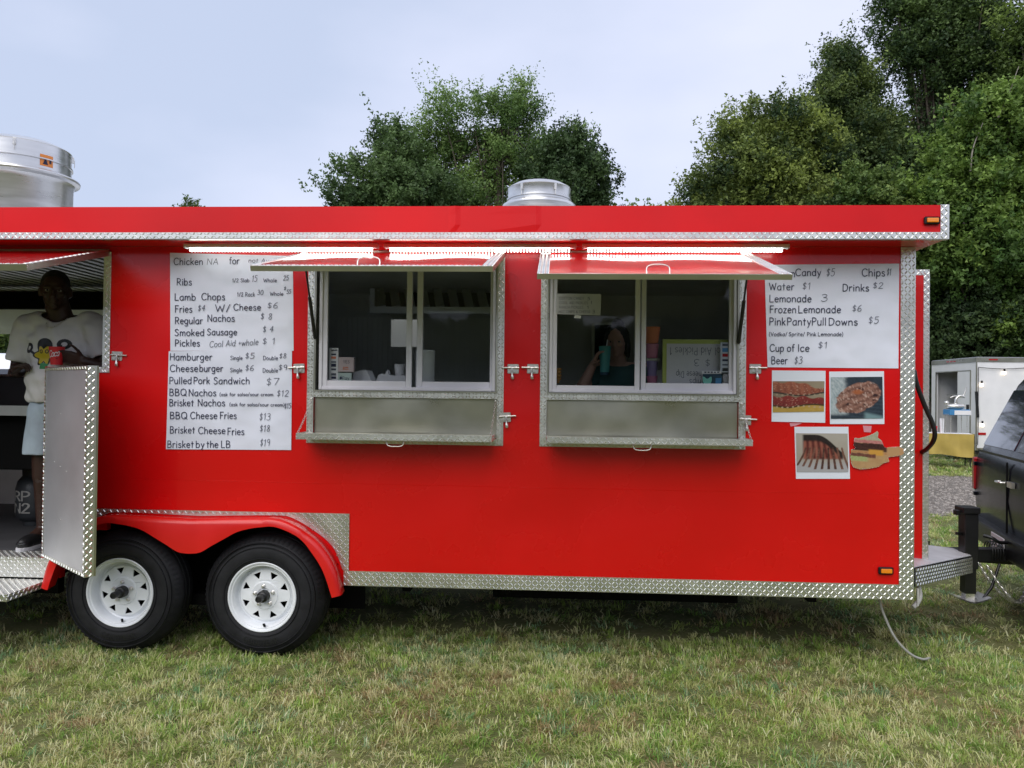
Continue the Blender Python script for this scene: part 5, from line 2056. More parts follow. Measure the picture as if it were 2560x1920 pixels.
# right arm (image left): elbow low, hand raised in front
shL, elL, wrL = Vector((mx0 - .255, .32, 1.965)), Vector((mx0 - .315, .33, 1.690)), Vector((mx0 - .235, .175, 1.675))
mb.capsule(shL, .066, elL, .050)
mb.capsule(elL, .048, wrL, .031)
hd_ = (Vector((mx0 - .075, .10, 1.755)) - wrL)
curve_hand(mb, wrL, hd_, Vector((.55, .1, -.85)), -1, (.35, .62, .72, .8, .8), 1.08)
# left arm (image right): forearm comes across to the cup
shR, elR = Vector((mx0 + .245, .32, 1.965)), Vector((mx0 + .33, .27, 1.705))
cupc = Vector((at(142, 892, .13)[0], .13, 0))
wrR = Vector((cupc.x + .150, .185, 1.745))
mb.capsule(shR, .066, elR, .052)
mb.capsule(elR, .050, wrR, .033)
curve_hand(mb, wrR, Vector((cupc.x + .048, .150, 1.775)) - wrR, Vector((-.45, -.75, .0)), 1, (.30, .36, .42, .48, .6), 1.08, spread=.22)
# legs
for sx, fx in ((-1, -.02), (1, .03)):
    hip, kn, an = Vector((mx0 + sx * .10, .34, 1.36)), Vector((mx0 + sx * .125, .33, .99)), Vector((mx0 + sx * .125 + fx, .37, .62))
    mb.capsule(hip, .105, kn, .070)
    mb.capsule(kn, .064, an, .042)
    mb.ellip(tuple(kn.lerp(an, .28) + Vector((0, .02, 0))), (.058, .062, .11), n=14)
    mb.capsule(an, .045, (an.x - .01, .24, .575), .036)
me = remesh(mb, .0085, 3)
link('body', me, M['skin'], man)
eyes(mt, man, eye_w, M['matte'])
mb = MB()
k0 = 0
mb.ellip((0, .018, .036), (.0785, .092, .088), n=24)
mb.v = [tuple(mt @ Vector(p)) for p in mb.v]
mb.build('hair', M['hair'], man, smooth=60)
# T-shirt
mb = MB()
mb.capsule((mx0 - .20, .33, 1.985), .093, (mx0 + .19, .33, 1.985), .093, 18)
mb.ellip((mx0, .33, 1.82), (.245, .158, .25), n=28)
mb.ellip((mx0 - .005, .315, 1.62), (.225, .172, .24), n=28)
mb.capsule((mx0 - .115, .33, 1.55), .125, (mx0 - .12, .34, 1.545), .12, 18)
mb.capsule((mx0 + .11, .33, 1.55), .125, (mx0 + .11, .34, 1.545), .12, 18)
mb.capsule(shL + Vector((.02, 0, .0)), .098, shL.lerp(elL, .72), .086, 18)
mb.capsule(shR + Vector((-.02, 0, .0)), .098, shR.lerp(elR, .66), .088, 18)
mb.capsule((mx0, .33, 2.0), .10, (mx0, .33, 2.045), .088, 18)
me = remesh(mb, .010, 4)
bm = bmesh.new()
bm.from_mesh(me)
# hems: cut flat below, sleeve ends and neck
for co, no_ in (((0, 0, 1.478), (0, 0, -1)), (tuple(shL.lerp(elL, .80)), tuple((elL - shL).normalized())), (tuple(shR.lerp(elR, .78)), tuple((elR - shR).normalized()))):
    g = bm.verts[:] + bm.edges[:] + bm.faces[:]
    co_, n_ = Vector(co), Vector(no_)
    if abs(n_.z) < .999:
        g = [v for v in bm.verts if (v.co - co_).length < .17 and (v.co.x - mx0) * (co_.x - mx0) > 0]
        dead = [v for v in g if (v.co - co_).dot(n_) > 0]
        bmesh.ops.delete(bm, geom=dead, context='VERTS')
    else:
        bmesh.ops.bisect_plane(bm, geom=g, plane_co=co_, plane_no=n_, clear_outer=True)
dead = [v for v in bm.verts if v.co.z > 2.045 - (.045 if v.co.y < .32 else 0) * max(0, 1 - abs(v.co.x - mx0) / .11) and abs(v.co.x - mx0) < .12]
bmesh.ops.delete(bm, geom=dead, context='VERTS')
smooth_rim(bm)
for v in bm.verts:  # soft folds
    a = math.sin(v.co.z * 38 + v.co.x * 26) * math.sin(v.co.x * 31 - v.co.z * 9)
    v.co += v.normal * (.0060 * a + .005 * math.sin(v.co.x * 17 + v.co.z * 52 + 2 * math.sin(v.co.z * 13)) * math.exp(-((abs(v.co.x - mx0) - .19) / .07) ** 2) + .004 * math.sin((v.co.x - mx0) * 60) * max(0, 1.62 - v.co.z) * 3)
bm.to_mesh(me)
bm.free()
me.polygons.foreach_set('use_smooth', [True] * len(me.polygons))
shirt_me = me.copy()
sh_ = link('t_shirt', me, M['shirt'], man)
sd_ = sh_.modifiers.new('s', 'SOLIDIFY')
sd_.thickness = .003


def shirt_print(u, v):
    """plain yellow star shape with a black outline and two black rings"""
    x, y = (u - .5) * .44, (v - .5) * .26
    blk, yel, grn = (.008, .008, .010), (.58, .44, .015), (.06, .30, .12)
    a = np.arctan2(y + .01, x + .012) + 0.0
    r = np.hypot((x + .012) * 1.0, (y + .01) * 1.25)
    R1 = .070 + .014 * np.cos(6 * a)
    star = r < R1 - .010
    line = r < R1 + .004
    top = (np.hypot(x + .012, (y - .048) * 1.2) < .058) & (y > .022)
    ringL = (np.hypot(x + .140, (y - .035)) < .034) & (np.hypot(x + .140, y - .035) > .012)
    ringR = (np.hypot((x - .118) * .75, (y - .058)) < .034) & (np.hypot((x - .118) * .8, y - .058) > .013)
    armL = (np.abs(y - (.012 - (x + .115) * .5)) < .010) & (x > -.13) & (x < -.06)
    armR = (np.abs(y - (.018 + (x - .05) * .5)) < .010) & (x < .11) & (x > .03)
    base = (np.abs(x + .005) < .045 + y * .2) & (y < -.060) & (y > -.098)
    c = np.tile(np.array(blk), (len(u), 1))
    c[star] = yel
    c[base & ~star] = grn
    c[star & (np.abs(np.hypot(x + .03, y - .012) - .010) < .003)] = blk
    c[star & (np.abs(np.hypot(x - .012, y - .012) - .010) < .003)] = blk
    m_ = star | line | top | ringL | ringR | armL | armR | base
    return c, m_


decal('shirt_print', shirt_me, None, man, mx0 - .23, mx0 + .19, 1.66, 1.93, (230, 150), M['print_'], shirt_print)
# shorts
mb = MB()
mb.ellip((mx0, .335, 1.43), (.205, .150, .13), n=28)
for sx in (-1, 1):
    mb.capsule((mx0 + sx * .105, .335, 1.40), .128, (mx0 + sx * .125, .33, 1.14), .122, 20)
me = remesh(mb, .011, 4)
bm = bmesh.new()
bm.from_mesh(me)
bmesh.ops.bisect_plane(bm, geom=bm.verts[:] + bm.edges[:] + bm.faces[:], plane_co=(0, 0, 1.135), plane_no=(0, 0, -1), clear_outer=True)
smooth_rim(bm)
for v in bm.verts:
    v.co += v.normal * (.005 * math.sin(v.co.x * 45 + v.co.z * 12))
bm.to_mesh(me)
bm.free()
o = link('denim_shorts', me, M['denim'], man, smooth=True)
o.modifiers.new('s', 'SOLIDIFY').thickness = .004
for sx, fx in ((-1, -.02), (1, .03)):
    ax_ = mx0 + sx * .125 + fx - .005
    mb = MB()
    mb.ellip((ax_, .27, .575), (.050, .130, .045), n=18)
    mb.ellip((ax_, .36, .60), (.048, .06, .065), n=16)
    mb.ellip((ax_ - .002, .20, .562), (.048, .06, .034), n=16)
    mb.build('shoe', M['black'], man, smooth=60)
    mb = MB()
    mb.prism([(ax_ + .052 * math.cos(q) * (1 - .1 * math.sin(q)), .268 + .140 * math.sin(q)) for q in [i * math.pi / 12 for i in range(24)]], .5225, .545, 'xy')
    mb.build('sole', M['wtow'], man)
mb = MB()
mb.tube(catmull([(mx0 - .075, .30, 2.045), (mx0 - .05, .215, 1.985), (mx0 - .01, .186, 1.962), (mx0 + .035, .20, 1.98), (mx0 + .065, .26, 2.03)], 5), .0022, 6)
mb.build('neck_chain', M['chrome'], man)
# red paper cup in the hand
zc = at(142, 912, .13)[1]
zt_ = at(142, 869, .13)[1]
cup = thing('paper_cup', (cupc.x, .13, zc), 'red paper soda cup with white script held by the person in the porch', 'cup')
R0, R1_ = .034, .046
MB().lathe([(0, zc), (R0, zc), (R1_, zt_), (R1_ + .002, zt_ + .001), (R1_ + .002, zt_ + .004), (R1_ - .003, zt_ + .003), (R0 - .004, zc + .01)], (cupc.x, .13, 0), n=36).build('cup_body', M['cup'], cup, smooth=40)
P, wd = strokes('Coca', gap=4)
hgt = zt_ - zc


def oncup(u, v, k):
    a = R_(-128) + (u / wd) * R_(88)
    z = zc + hgt * (.42 + v / 100 * .36 + .10 * u / wd)
    r = R0 + (R1_ - R0) * (z - zc) / hgt + .0012 + .0002 * (k % 3)
    return (cupc.x + math.cos(a) * r, .13 + math.sin(a) * r, z)


mb = MB()
pen(mb, [[Vector((p.x + p.y * .25, p.y, 0)) for p in pl] for pl in P], oncup, 13)
mb.build('lettering', M['wtow'], cup)

# ---- seated person drinking in the second window
wx, wy = .41, .66
wo = thing('person', (wx, wy, .522), 'seated person drinking from a teal tumbler behind the second window', 'person')
mb = MB()
mt = face(mb, (wx, wy - .03, 1.928), .225, yaw=R_(-14), down=R_(6))
mb.capsule((wx + .01, wy, 1.86), .050, (wx + .02, wy + .02, 1.77), .055)
mb.capsule((wx - .12, wy + .02, 1.735), .055, (wx + .19, wy + .02, 1.735), .060)
mb.ellip((wx + .03, wy + .02, 1.58), (.17, .12, .20), n=20)
mb.ellip((wx + .03, wy + .04, 1.36), (.19, .15, .20), n=20)
mb.capsule((wx + .03, wy + .06, 1.20), .15, (wx - .03, wy - .05, 1.20), .12)
tux = at(1512, 900, .47)[0]
el = Vector((wx - .235, wy - .13, 1.615))
wr = Vector((tux - .075, .50, 1.765))
mb.capsule((wx - .14, wy + .02, 1.72), .052, el, .042)
mb.capsule(el, .043, wr, .027)
curve_hand(mb, wr, Vector((tux - .040, .455, 1.86)) - wr, Vector((.95, -.2, 0)), -1, (.42, .50, .52, .55, .6), .92)
el2 = Vector((wx + .26, wy - .10, 1.52))
mb.capsule((wx + .20, wy + .02, 1.70), .055, el2, .045)
mb.capsule(el2, .044, (wx + .07, wy - .24, 1.585), .028)
curve_hand(mb, (wx + .07, wy - .24, 1.585), (-1, -.2, .05), (0, -.3, -1), 1, (.25, .3, .3, .35, .4), .92)
for sx in (-1, 1):
    mb.capsule((wx + sx * .09, wy + .02, 1.16), .085, (wx + sx * .11, wy - .10, 1.12), .07)
    mb.capsule((wx + sx * .11, wy - .10, 1.12), .062, (wx + sx * .11, wy - .05, .62), .042)
    mb.capsule((wx + sx * .11, wy - .05, .60), .045, (wx + sx * .11, wy - .08, .57), .036)
link('body', remesh(mb, .0085, 3), M['skin2'], wo)
eyes(mt, wo, eye_w, M['matte'])
mb = MB()
mb.ellip((0, .022, .030), (.090, .098, .096), n=24)
mb.ellip((0, .055, -.03), (.085, .070, .10), n=20)
for x in (-1, 1):
    mb.ellip((x * .074, .02, -.03), (.022, .045, .09), n=14)
mb.ellip((0, .06, .125), (.045, .045, .040), n=16)
mb.v = [tuple(mt @ Vector(p)) for p in mb.v]
link('hair', remesh(mb, .007, 2), M['hair'], wo)
mb = MB()
mb.ellip((wx + .03, wy + .02, 1.58), (.19, .14, .20), n=24)
mb.ellip((wx + .03, wy + .03, 1.38), (.205, .165, .22), n=24)
mb.capsule((wx - .10, wy + .02, 1.72), .068, (wx + .18, wy + .02, 1.72), .072)
mb.capsule((wx + .20, wy + .02, 1.70), .070, el2.lerp(Vector((wx + .2, wy + .02, 1.7)), .4), .062)
mb.capsule((wx - .14, wy + .02, 1.71), .068, Vector((wx - .14, wy + .02, 1.71)).lerp(el, .5), .058)
me = remesh(mb, .011, 3)
bm = bmesh.new()
bm.from_mesh(me)
bmesh.ops.delete(bm, geom=[v for v in bm.verts if v.co.z > 1.765 and abs(v.co.x - wx - .02) < .07], context='VERTS')
smooth_rim(bm)
bm.to_mesh(me)
bm.free()
link('shirt', me, M['tealcloth'], wo, smooth=True)
t0, t1 = at(1512, 937, .47)[1], at(1512, 866, .47)[1]
tb = thing('tumbler', (tux, .47, t0), 'tall teal tumbler raised to the mouth of the seated person', 'tumbler')
MB().lathe([(0, t0), (.026, t0), (.028, t0 + .01), (.040, t1 - .012), (.041, t1), (.036, t1 + .002), (.0, t1 - .002)], (tux, .47, 0), n=32).build('tumbler_body', M['teal'], tb, smooth=40)
MB().lathe([(.0265, t0 - .002), (.029, t0 - .001), (.029, t0 + .016), (.0282, t0 + .017)], (tux, .47, 0), n=32).build('tumbler_base', M['navy'], tb)
MB().tube([(tux + .01, .47, t1 - .005), (tux + .018, .49, t1 + .045)], .0035, 8).build('straw', M['wtow'], tb)
stl = thing('stool', (wx + .02, wy + .05, .522), 'plain stool under the seated person inside the trailer', 'stool')
MB().lathe([(0, 1.02), (.17, 1.02), (.17, 1.055), (.15, 1.065), (0, 1.065)], (wx + .02, wy + .05, 0), n=28).build('seat', M['black'], stl)
for k in range(4):
    a = k * math.pi / 2 + .7
    MB().tube([(wx + .02 + .11 * math.cos(a), wy + .05 + .11 * math.sin(a), 1.02), (wx + .02 + .19 * math.cos(a), wy + .05 + .19 * math.sin(a), .5225)], .012, 8).build('leg', M['steel'], stl)

# ================================================================ porch: smoker, gas bottle
sm = thing('barbecue_smoker', (-3.95, 1.0, .522), 'black barbecue smoker with a steel front shelf standing in the trailer porch', 'smoker')
mb = MB()
mb.box(-4.7, -3.50, .72, 1.34, .98, 1.42)
mb.build('firebox', M['matte'], sm, bevel=.01)
mb = MB()
mb.lathe([(0, 0), (.30, 0), (.31, .01), (.31, 1.19), (.30, 1.20), (0, 1.20)], (-4.70, 1.03, 1.43), (1, 0, 0), 40)
mb.build('lid', M['matte'], sm, smooth=40) if False else None
MB().box(-4.72, -3.52, 1.36, 1.40, 1.421, 1.66).build('lid', M['black'], sm, bevel=.01)
mb = MB()
mb.box(-4.7, -3.56, .60, .715, 1.435, 1.442)
mb.box(-4.7, -3.56, .595, .602, 1.375, 1.445)
mb.build('front_shelf', M['steel'], sm)
mb = MB()
mb.tube(catmull([(-4.08, .58, 1.47), (-4.02, .57, 1.44), (-4.0, .57, 1.40), (-4.0, .575, 1.37)], 4), .010, 8)
mb.build('handle', M['black'], sm, smooth=60)
for x in (-4.6, -3.6):
    for y in (.78, 1.28):
        MB().box(x - .03, x + .03, y - .03, y + .03, .523, .98).build('leg', M['matte'], sm)
gb = thing('gas_bottle', (-3.83, 1.1, .522), 'grey propane bottle with white lettering under the smoker in the porch', 'gas bottle')
gx_, gz_ = at(88, 1210, 1.1)
mb = MB()
mb.lathe([(.08, .524), (.085, .56), (.10, .565), (.125, .60), (.13, .66), (.13, .80), (.115, .86), (.08, .905), (.03, .92), (.0, .92)], (gx_, 1.1, 0), n=36)
mb.build('bottle_body', mat('grey_bottle', (.05, .055, .06), .4), gb, smooth=40)
mb = MB()
mb.lathe([(.085, .90), (.09, 1.0), (.084, 1.0), (.08, .90)], (gx_, 1.1, 0), n=28)
mb.build('collar', M['dark'], gb, smooth=40)
for txt, z_ in (('Blue', .75), ('FLAME', .66)):
    txt = {'Blue': 'RP', 'FLAME': 'N2'}[txt]
    P, wd = strokes(txt, gap=8)
    mb = MB()
    pen(mb, P, lambda u, v, k: (gx_ + math.cos(R_(-100) + (u - wd / 2) * .0085) * .1325, 1.1 + math.sin(R_(-100) + (u - wd / 2) * .0085) * .1325, z_ + v * .0007 - .03), 14)
    mb.build('lettering', M['hosegrey'], gb)
# far hatch flap, raised outwards on the far side
mb = MB()
V = [(-5.6, DEEP + .01, 2.36), (-3.25, DEEP + .01, 2.36), (-3.25, DEEP + .62, 2.10), (-5.6, DEEP + .62, 2.10)]
mb.add(V + [(x, y, z + .03) for x, y, z in V], [(0, 1, 2, 3), (7, 6, 5, 4), (0, 4, 5, 1), (1, 5, 6, 2), (2, 6, 7, 3), (3, 7, 4, 0)])
mb.build('far_hatch_flap', M['inner'], T)
mb = MB()
tread(mb, (-5.6, DEEP - .052, 1.64), (1, 0, 0), (0, 0, 1), 2.35, .045)
mb.build('far_sill_trim', M['tread'], T)
MB().box(-5.6, -2.80, DEEP - .35, DEEP - .28, 2.25, 2.40).build('porch_beam', M['matte'], T)


# ================================================================ vehicles
def make_suv(loc, rz, paint, label, barn=True, name='parked_suv'):
    """rear face at local x = 0, car points +x; origin on the ground"""
    o = thing(name, (0, 0, 0), label, 'car')
    HW = .95

    def ring(z, xr, xf, hw, rr=.045, n=5):
        pts = []
        for cx, cy, a0 in ((xr + rr, hw - rr, 90), (xr + rr, -hw + rr, 180), (xf - rr * 2, -hw + rr * 2, 270), (xf - rr * 2, hw - rr * 2, 0)):
            r = rr if cx < 1 else rr * 2
            for i in range(n + 1):
                a = R_(a0 + 90 * i / n)
                pts.append((cx + r * math.cos(a), cy + r * math.sin(a), z))
        return pts
    mb = MB()
    lv = [(.50, .06, 4.95, .93), (.62, .02, 5.00, .95), (.85, .0, 5.02, .965), (1.08, .01, 5.0, .955), (1.15, .03, 4.9, .935)]
    R = [ring(*l) for l in lv]
    n = len(R[0])
    V = [p for r in R for p in r]
    F = [(i * n + k, i * n + (k + 1) % n, (i + 1) * n + (k + 1) % n, (i + 1) * n + k) for i in range(len(R) - 1) for k in range(n)]
    F += [tuple(range(n))[::-1], tuple((len(R) - 1) * n + k for k in range(n))]
    mb.add(V, F)
    mb.build('body', paint, o, smooth=35)
    mb = MB()
    lv = [(1.145, .035, 3.75, .930), (1.20, .05, 3.66, .92), (1.70, .27, 3.0, .835), (1.80, .34, 2.86, .79), (1.86, .50, 2.7, .70)]
    R = [ring(*l, rr=.09) for l in lv]
    V = [p for r in R for p in r]
    F = [(i * n + k, i * n + (k + 1) % n, (i + 1) * n + (k + 1) % n, (i + 1) * n + k) for i in range(len(R) - 1) for k in range(n)] + [tuple((len(R) - 1) * n + k for k in range(n))]
    mb.add(V, F)
    mb.build('cabin', paint, o, smooth=35)

    def on(z):  # rear x and half width of the cabin at height z
        t = (z - 1.20) / .50
        return .05 + .22 * t, .92 - .085 * t
    # rear glass, two barn-door panes
    for s in (-1, 1):
        mb = MB()
        q = []
        for z, a, b in ((1.21, .04, .855), (1.66, .04, .78)):
            x, h = on(z)
            q.append([(x - .006, s * a, z), (x - .006, s * b, z)])
        vs = [q[0][0], q[0][1], q[1][1], q[1][0]]
        mb.add(vs + [(x + .01, y, z) for x, y, z in vs], [(0, 1, 2, 3), (7, 6, 5, 4), (0, 4, 5, 1), (1, 5, 6, 2), (2, 6, 7, 3), (3, 7, 4, 0)])
        mb.build('rear_window', M['carglass'], o, bevel=.004)
        # side windows
        for x0, x1 in ((.42, 1.18), (1.25, 2.05), (2.12, 2.85)):
            mb = MB()
            vs = []
            for z in (1.21, 1.66):
                _, h = on(z)
                a, b = x0 + (z - 1.2) * .45 * (x0 < .5), x1 - (z - 1.2) * .9 * (x1 > 2.5)
                vs.append([(a, s * (h + .006), z), (b, s * (h + .006), z)])
            vs = [vs[0][0], vs[0][1], vs[1][1], vs[1][0]]
            mb.add(vs + [(x, y - s * .012, z) for x, y, z in vs], [(0, 1, 2, 3), (7, 6, 5, 4), (0, 4, 5, 1), (1, 5, 6, 2), (2, 6, 7, 3), (3, 7, 4, 0)])
            mb.build('side_window', M['carglass'], o)
        # tail lamps
        mb = MB()
        mb.box(-.010, .10, s * .925 - .035, s * .925 + .040, .83, 1.10)
        mb.build('tail_light', M['redlens'], o, bevel=.01)
        # hinges and door handles
        mb = MB()
        for z in (.80, 1.05):
            mb.box(-.012, .03, s * .90 - .02, s * .90 + .02, z - .015, z + .015)
        mb.build('door_hinge', paint, o, bevel=.003)
        for x in (1.35, 2.3):
            MB().box(x, x + .16, s * .955 - .012, s * .955 + .02, 1.03, 1.06).build('door_handle', M['black'], o, bevel=.005)
        MB().box(2.75, 2.9, s * .95 + (0 if s > 0 else -.20), s * .95 + (.20 if s > 0 else 0), 1.18, 1.33).build('mirror', M['black'], o, bevel=.03)
        MB().box(4.93, 5.03, s * .78 - .14, s * .78 + .14, .82, .98).build('headlight', M['whitef'], o, bevel=.02)
    MB().box(-.008, .004, -.004, .004, .62, 1.13).build('door_seam', M['matte'], o)
    MB().box(.012, .022, -.86, .86, 1.155, 1.17).build('belt_strip', M['black'], o)
    mb = MB()
    mb.box(-.022, .0, -.18, -.07, .96, 1.0)
    mb.tube(catmull([(-.01, .02, .98), (-.045, .03, .98), (-.045, .12, .98), (-.01, .13, .98)], 4), .008, 8)
    mb.build('rear_handle', M['chrome'], o)
    # bumper, bowed
    mb = MB()
    pts = [(.02, -1.0), (-.03, -.94), (-.05, -.6), (-.055, 0), (-.05, .6), (-.03, .94), (.02, 1.0), (.12, 1.0), (.12, -1.0)]
    mb.prism(pts, .46, .62, 'xy')
    mb.build('bumper', M['black'], o, bevel=.02, seg=2)
    mb = MB()
    mb.box(-.30, .5, -.035, .035, .40, .46)
    mb.box(-.36, -.22, -.05, .05, .36, .385)
    mb.ellip((-.27, 0, .425), (.028, .028, .03), n=14)
    mb.build('tow_hitch', M['black'], o)
    MB().box(-.063, -.057, -.16, .16, .47, .60).build('number_plate', M['wtow'], o)
    MB().box(.25, 4.8, -.85, .85, .34, .50).build('underbody', M['matte'], o)
    for x in (1.02, 4.05):
        for s in (-1, 1):
            w = thing('wheel', (0, 0, 0), None, None)
            w.parent = o
            y = s * .93
            ax = (0, s, 0)
            MB().lathe([(.22, -.02), (.24, .0), (.33, .0), (.37, -.03), (.375, -.08), (.375, -.18), (.35, -.23), (.2, -.23)], (x, y, .375), ax, 40).build('tyre', M['rubber'], w, smooth=40)
            MB().lathe([(0, -.02), (.06, -.015), (.08, -.04), (.18, -.05), (.21, -.01), (.225, -.005), (.225, -.03)], (x, y, .375), ax, 40).build('rim', M['steel'], w, smooth=40)
            MB().lathe([(.385, .006), (.46, .012), (.465, -.02), (.385, -.02)], (x, y + s * .015, .40), ax, 40).build('arch_lip', M['black'], w)
    o.location = loc
    o.rotation_euler.z = rz
    return o


make_suv((3.275, 1.17, GZ + .02), R_(-15), M['paint'], 'dark blue-black SUV with double rear doors coupled to the red trailer')
make_suv((-8.7, 6.4, GZ), R_(4), M['carw'], 'white car parked on the grass behind the porch of the red trailer', name='parked_car').scale = (1.02, 1.0, 1.12)

# ================================================================ white trailer beyond the gravel
wt = thing('white_trailer', (10.06, 14.4, GZ), 'white enclosed vending trailer with open end door and string of bulbs, beyond the gravel', 'trailer')
X0, Y0, ZB, ZT = 10.06, 14.4, .31, 2.50
MB().box(X0, X0 + 5.0, Y0, Y0 + .05, ZB, ZT).build('side_wall', M['white'], wt)
MB().box(X0, X0 + 5.0, Y0 + 2.15, Y0 + 2.2, ZB, ZT).build('far_side_wall', M['white'], wt)
MB().box(X0 + 4.95, X0 + 4.999, Y0 + .051, Y0 + 2.149, ZB, ZT).build('front_wall', M['white'], wt)
MB().box(X0 + .01, X0 + 4.99, Y0 + .01, Y0 + 2.19, ZT + .001, ZT + .05).build('roof', M['galv'], wt)
MB().box(X0 + .01, X0 + 4.9, Y0 + .052, Y0 + 2.14, ZB - .05, ZB + .03).build('floor_pan', M['dark'], wt)
mb = MB()
for y0, y1 in ((.0, .25), (1.95, 2.2)):
    mb.box(X0 - .0, X0 + .049, Y0 + y0 + .0505 * (y0 == 0), Y0 + y1 - .051 * (y1 > 2), ZB, ZT)
mb.box(X0, X0 + .049, Y0 + .2505, Y0 + 1.9495, 2.22, ZT)
mb.build('end_wall', M['white'], wt)
MB().box(X0 - .012, X0 + .03, Y0 + .26, Y0 + .85, ZB + .02, 2.215).build('sliding_door', M['white'], wt, bevel=.004)
mb = MB()
for a, b in ((.24, .27), (1.93, 1.96)):
    mb.box(X0 - .016, X0 - .002, Y0 + a, Y0 + b, ZB, 2.24)
mb.box(X0 - .016, X0 - .002, Y0 + .2705, Y0 + 1.9295, 2.215, 2.24)
mb.build('door_frame', M['alu'], wt)
mb = MB()
mb.box(X0 - .012, X0 + .012, Y0 - .012, Y0 + .012, ZB, ZT)
mb.box(X0 - .011, X0 + 4.99, Y0 - .013, Y0 - .001, ZT - .07, ZT + .03)
mb.box(X0 - .014, X0 - .001, Y0 + .02, Y0 + 2.19, ZT - .07, ZT + .03)
mb.box(X0 + .013, X0 + 4.99, Y0 - .010, Y0 - .001, ZB, ZB + .06)
mb.build('edge_trim', M['alu'], wt)
for i in range(3):
    MB().box(X0 - .024, X0 - .0145, Y0 + .95 + i * .16, Y0 + 1.05 + i * .16, ZT - .035, ZT - .005).build('marker_lamp', M['redlens'], wt)
MB().box(X0 + .28, X0 + .48, Y0 - .022, Y0 - .0135, ZT - .03, ZT).build('marker_lamp', M['redlens'], wt)
MB().box(X0 + .05, X0 + .22, Y0 - .012, Y0 - .001, .68, .74).build('reflector', M['redlens'], wt)
MB().box(X0 - .03, X0 - .013, Y0 + .30, Y0 + .40, 1.25, 1.40).build('door_latch', M['black'], wt)
MB().bar((X0 + .02, Y0 - .03, 1.1), (X0 - .02, Y0 - .03, 1.72), .04, .05).build('door_bar', M['black'], wt)
MB().box(X0 + .3, X0 + 2.2, Y0 + .3, Y0 + 2.0, 1.62, 1.65).build('inner_shelf', M['steel'], wt)
MB().box(X0 + .3, X0 + 2.2, Y0 + .3, Y0 + 2.0, 1.20, 1.22).build('inner_shelf', M['steel'], wt)
for x in (2.3, 3.1):
    w = MB().lathe([(0, -.02), (.12, -.01), (.2, -.03), (.21, 0), (.33, 0), (.35, -.05), (.35, -.2), (.2, -.22)], (X0 + x, Y0 + .02, .31), (0, -1, 0), 32).build('wheel', M['rubber'], wt, smooth=40)
# string lights
sl_ = thing('string_lights', (X0, Y0 - .03, 2.4), 'black string of small bulbs hung along the white trailer side and corner', 'string lights')
mb = MB()
pts = [(X0 + .02 + i * .2, Y0 - .04, 2.30 - .035 * abs(math.sin(i * .55))) for i in range(25)]
mb.tube(pts, .008, 6)
mb.tube([(X0 + .03, Y0 - .03, 2.30), (X0 + .025, Y0 - .035, 1.7), (X0 + .03, Y0 - .03, .9), (X0 + .02, Y0 - .03, .45)], .008, 6)
mb.build('cord', M['black'], sl_)
for x, z in [(.62 + i * .57, 2.27) for i in range(8)] + [(.10, 1.98), (.12, 1.02)]:
    MB().lathe([(.0, .0), (.022, 0), (.022, -.05), (.015, -.07)], (X0 + x, Y0 - .045, z), (0, 0, 1), 10).build('bulb_socket', M['black'], sl_)
    mb = MB()
    mb.ellip((X0 + x, Y0 - .045, z - .105), (.036, .036, .045), n=12)
    mb.build('bulb', M['bulb'], sl_, smooth=60)
# table with ochre cloth
tz = .745
ta = thing('folding_table', (8.9, 13.7, GZ), 'folding table under an ochre cloth with a white top before the white trailer door', 'table')
A, B = Vector((8.45, 14.3, 0)), Vector((9.42, 13.2, 0))
dv = (B - A).normalized()
nv = Vector((dv.y, -dv.x, 0))
if nv.y > 0:
    nv = -nv
A = Vector((7.9, 13.75, 0))
B = Vector((9.40, 13.25, 0))
dv = (B - A).normalized()
nv = Vector((-dv.y, dv.x, 0))
mb = MB()
vs = [A, B, B + nv * .75, A + nv * .75]
mb.add([(p.x, p.y, tz - .03) for p in vs] + [(p.x, p.y, tz) for p in vs], [(3, 2, 1, 0), (4, 5, 6, 7), (0, 1, 5, 4), (1, 2, 6, 5), (2, 3, 7, 6), (3, 0, 4, 7)])
mb.build('table_top', M['wtow'], ta)
mb = MB()


def cl(u, v):
    p = A.lerp(B, u) - nv * (.02 + .025 * math.sin(u * 17 + v * 4) * (1 - v) + .015 * math.sin(u * 41))
    zb_ = .20 + .06 * math.sin(u * 2.6) - .02 * math.sin(u * 9)
    return (p.x, p.y, zb_ + (tz + .004 - zb_) * v)


def cl2(u, v):
    p = B + dv * .02 + nv * (.75 * u) + dv * (.02 * math.sin(u * 12) * (1 - v))
    return (p.x, p.y, .2 + (tz + .004 - .2) * v)


mb.grid(cl, 40, 10)
mb.grid(cl2, 12, 6)
mb.build('tablecloth', M['cloth'], ta, smooth=60)
for p in (A, B, B + nv * .7, A + nv * .7):
    q = p.lerp((A + B) / 2 + nv * .35, .08)
    MB().tube([(q.x, q.y, GZ), (q.x, q.y, tz - .03)], .014, 6).build('leg', M['black'], ta)
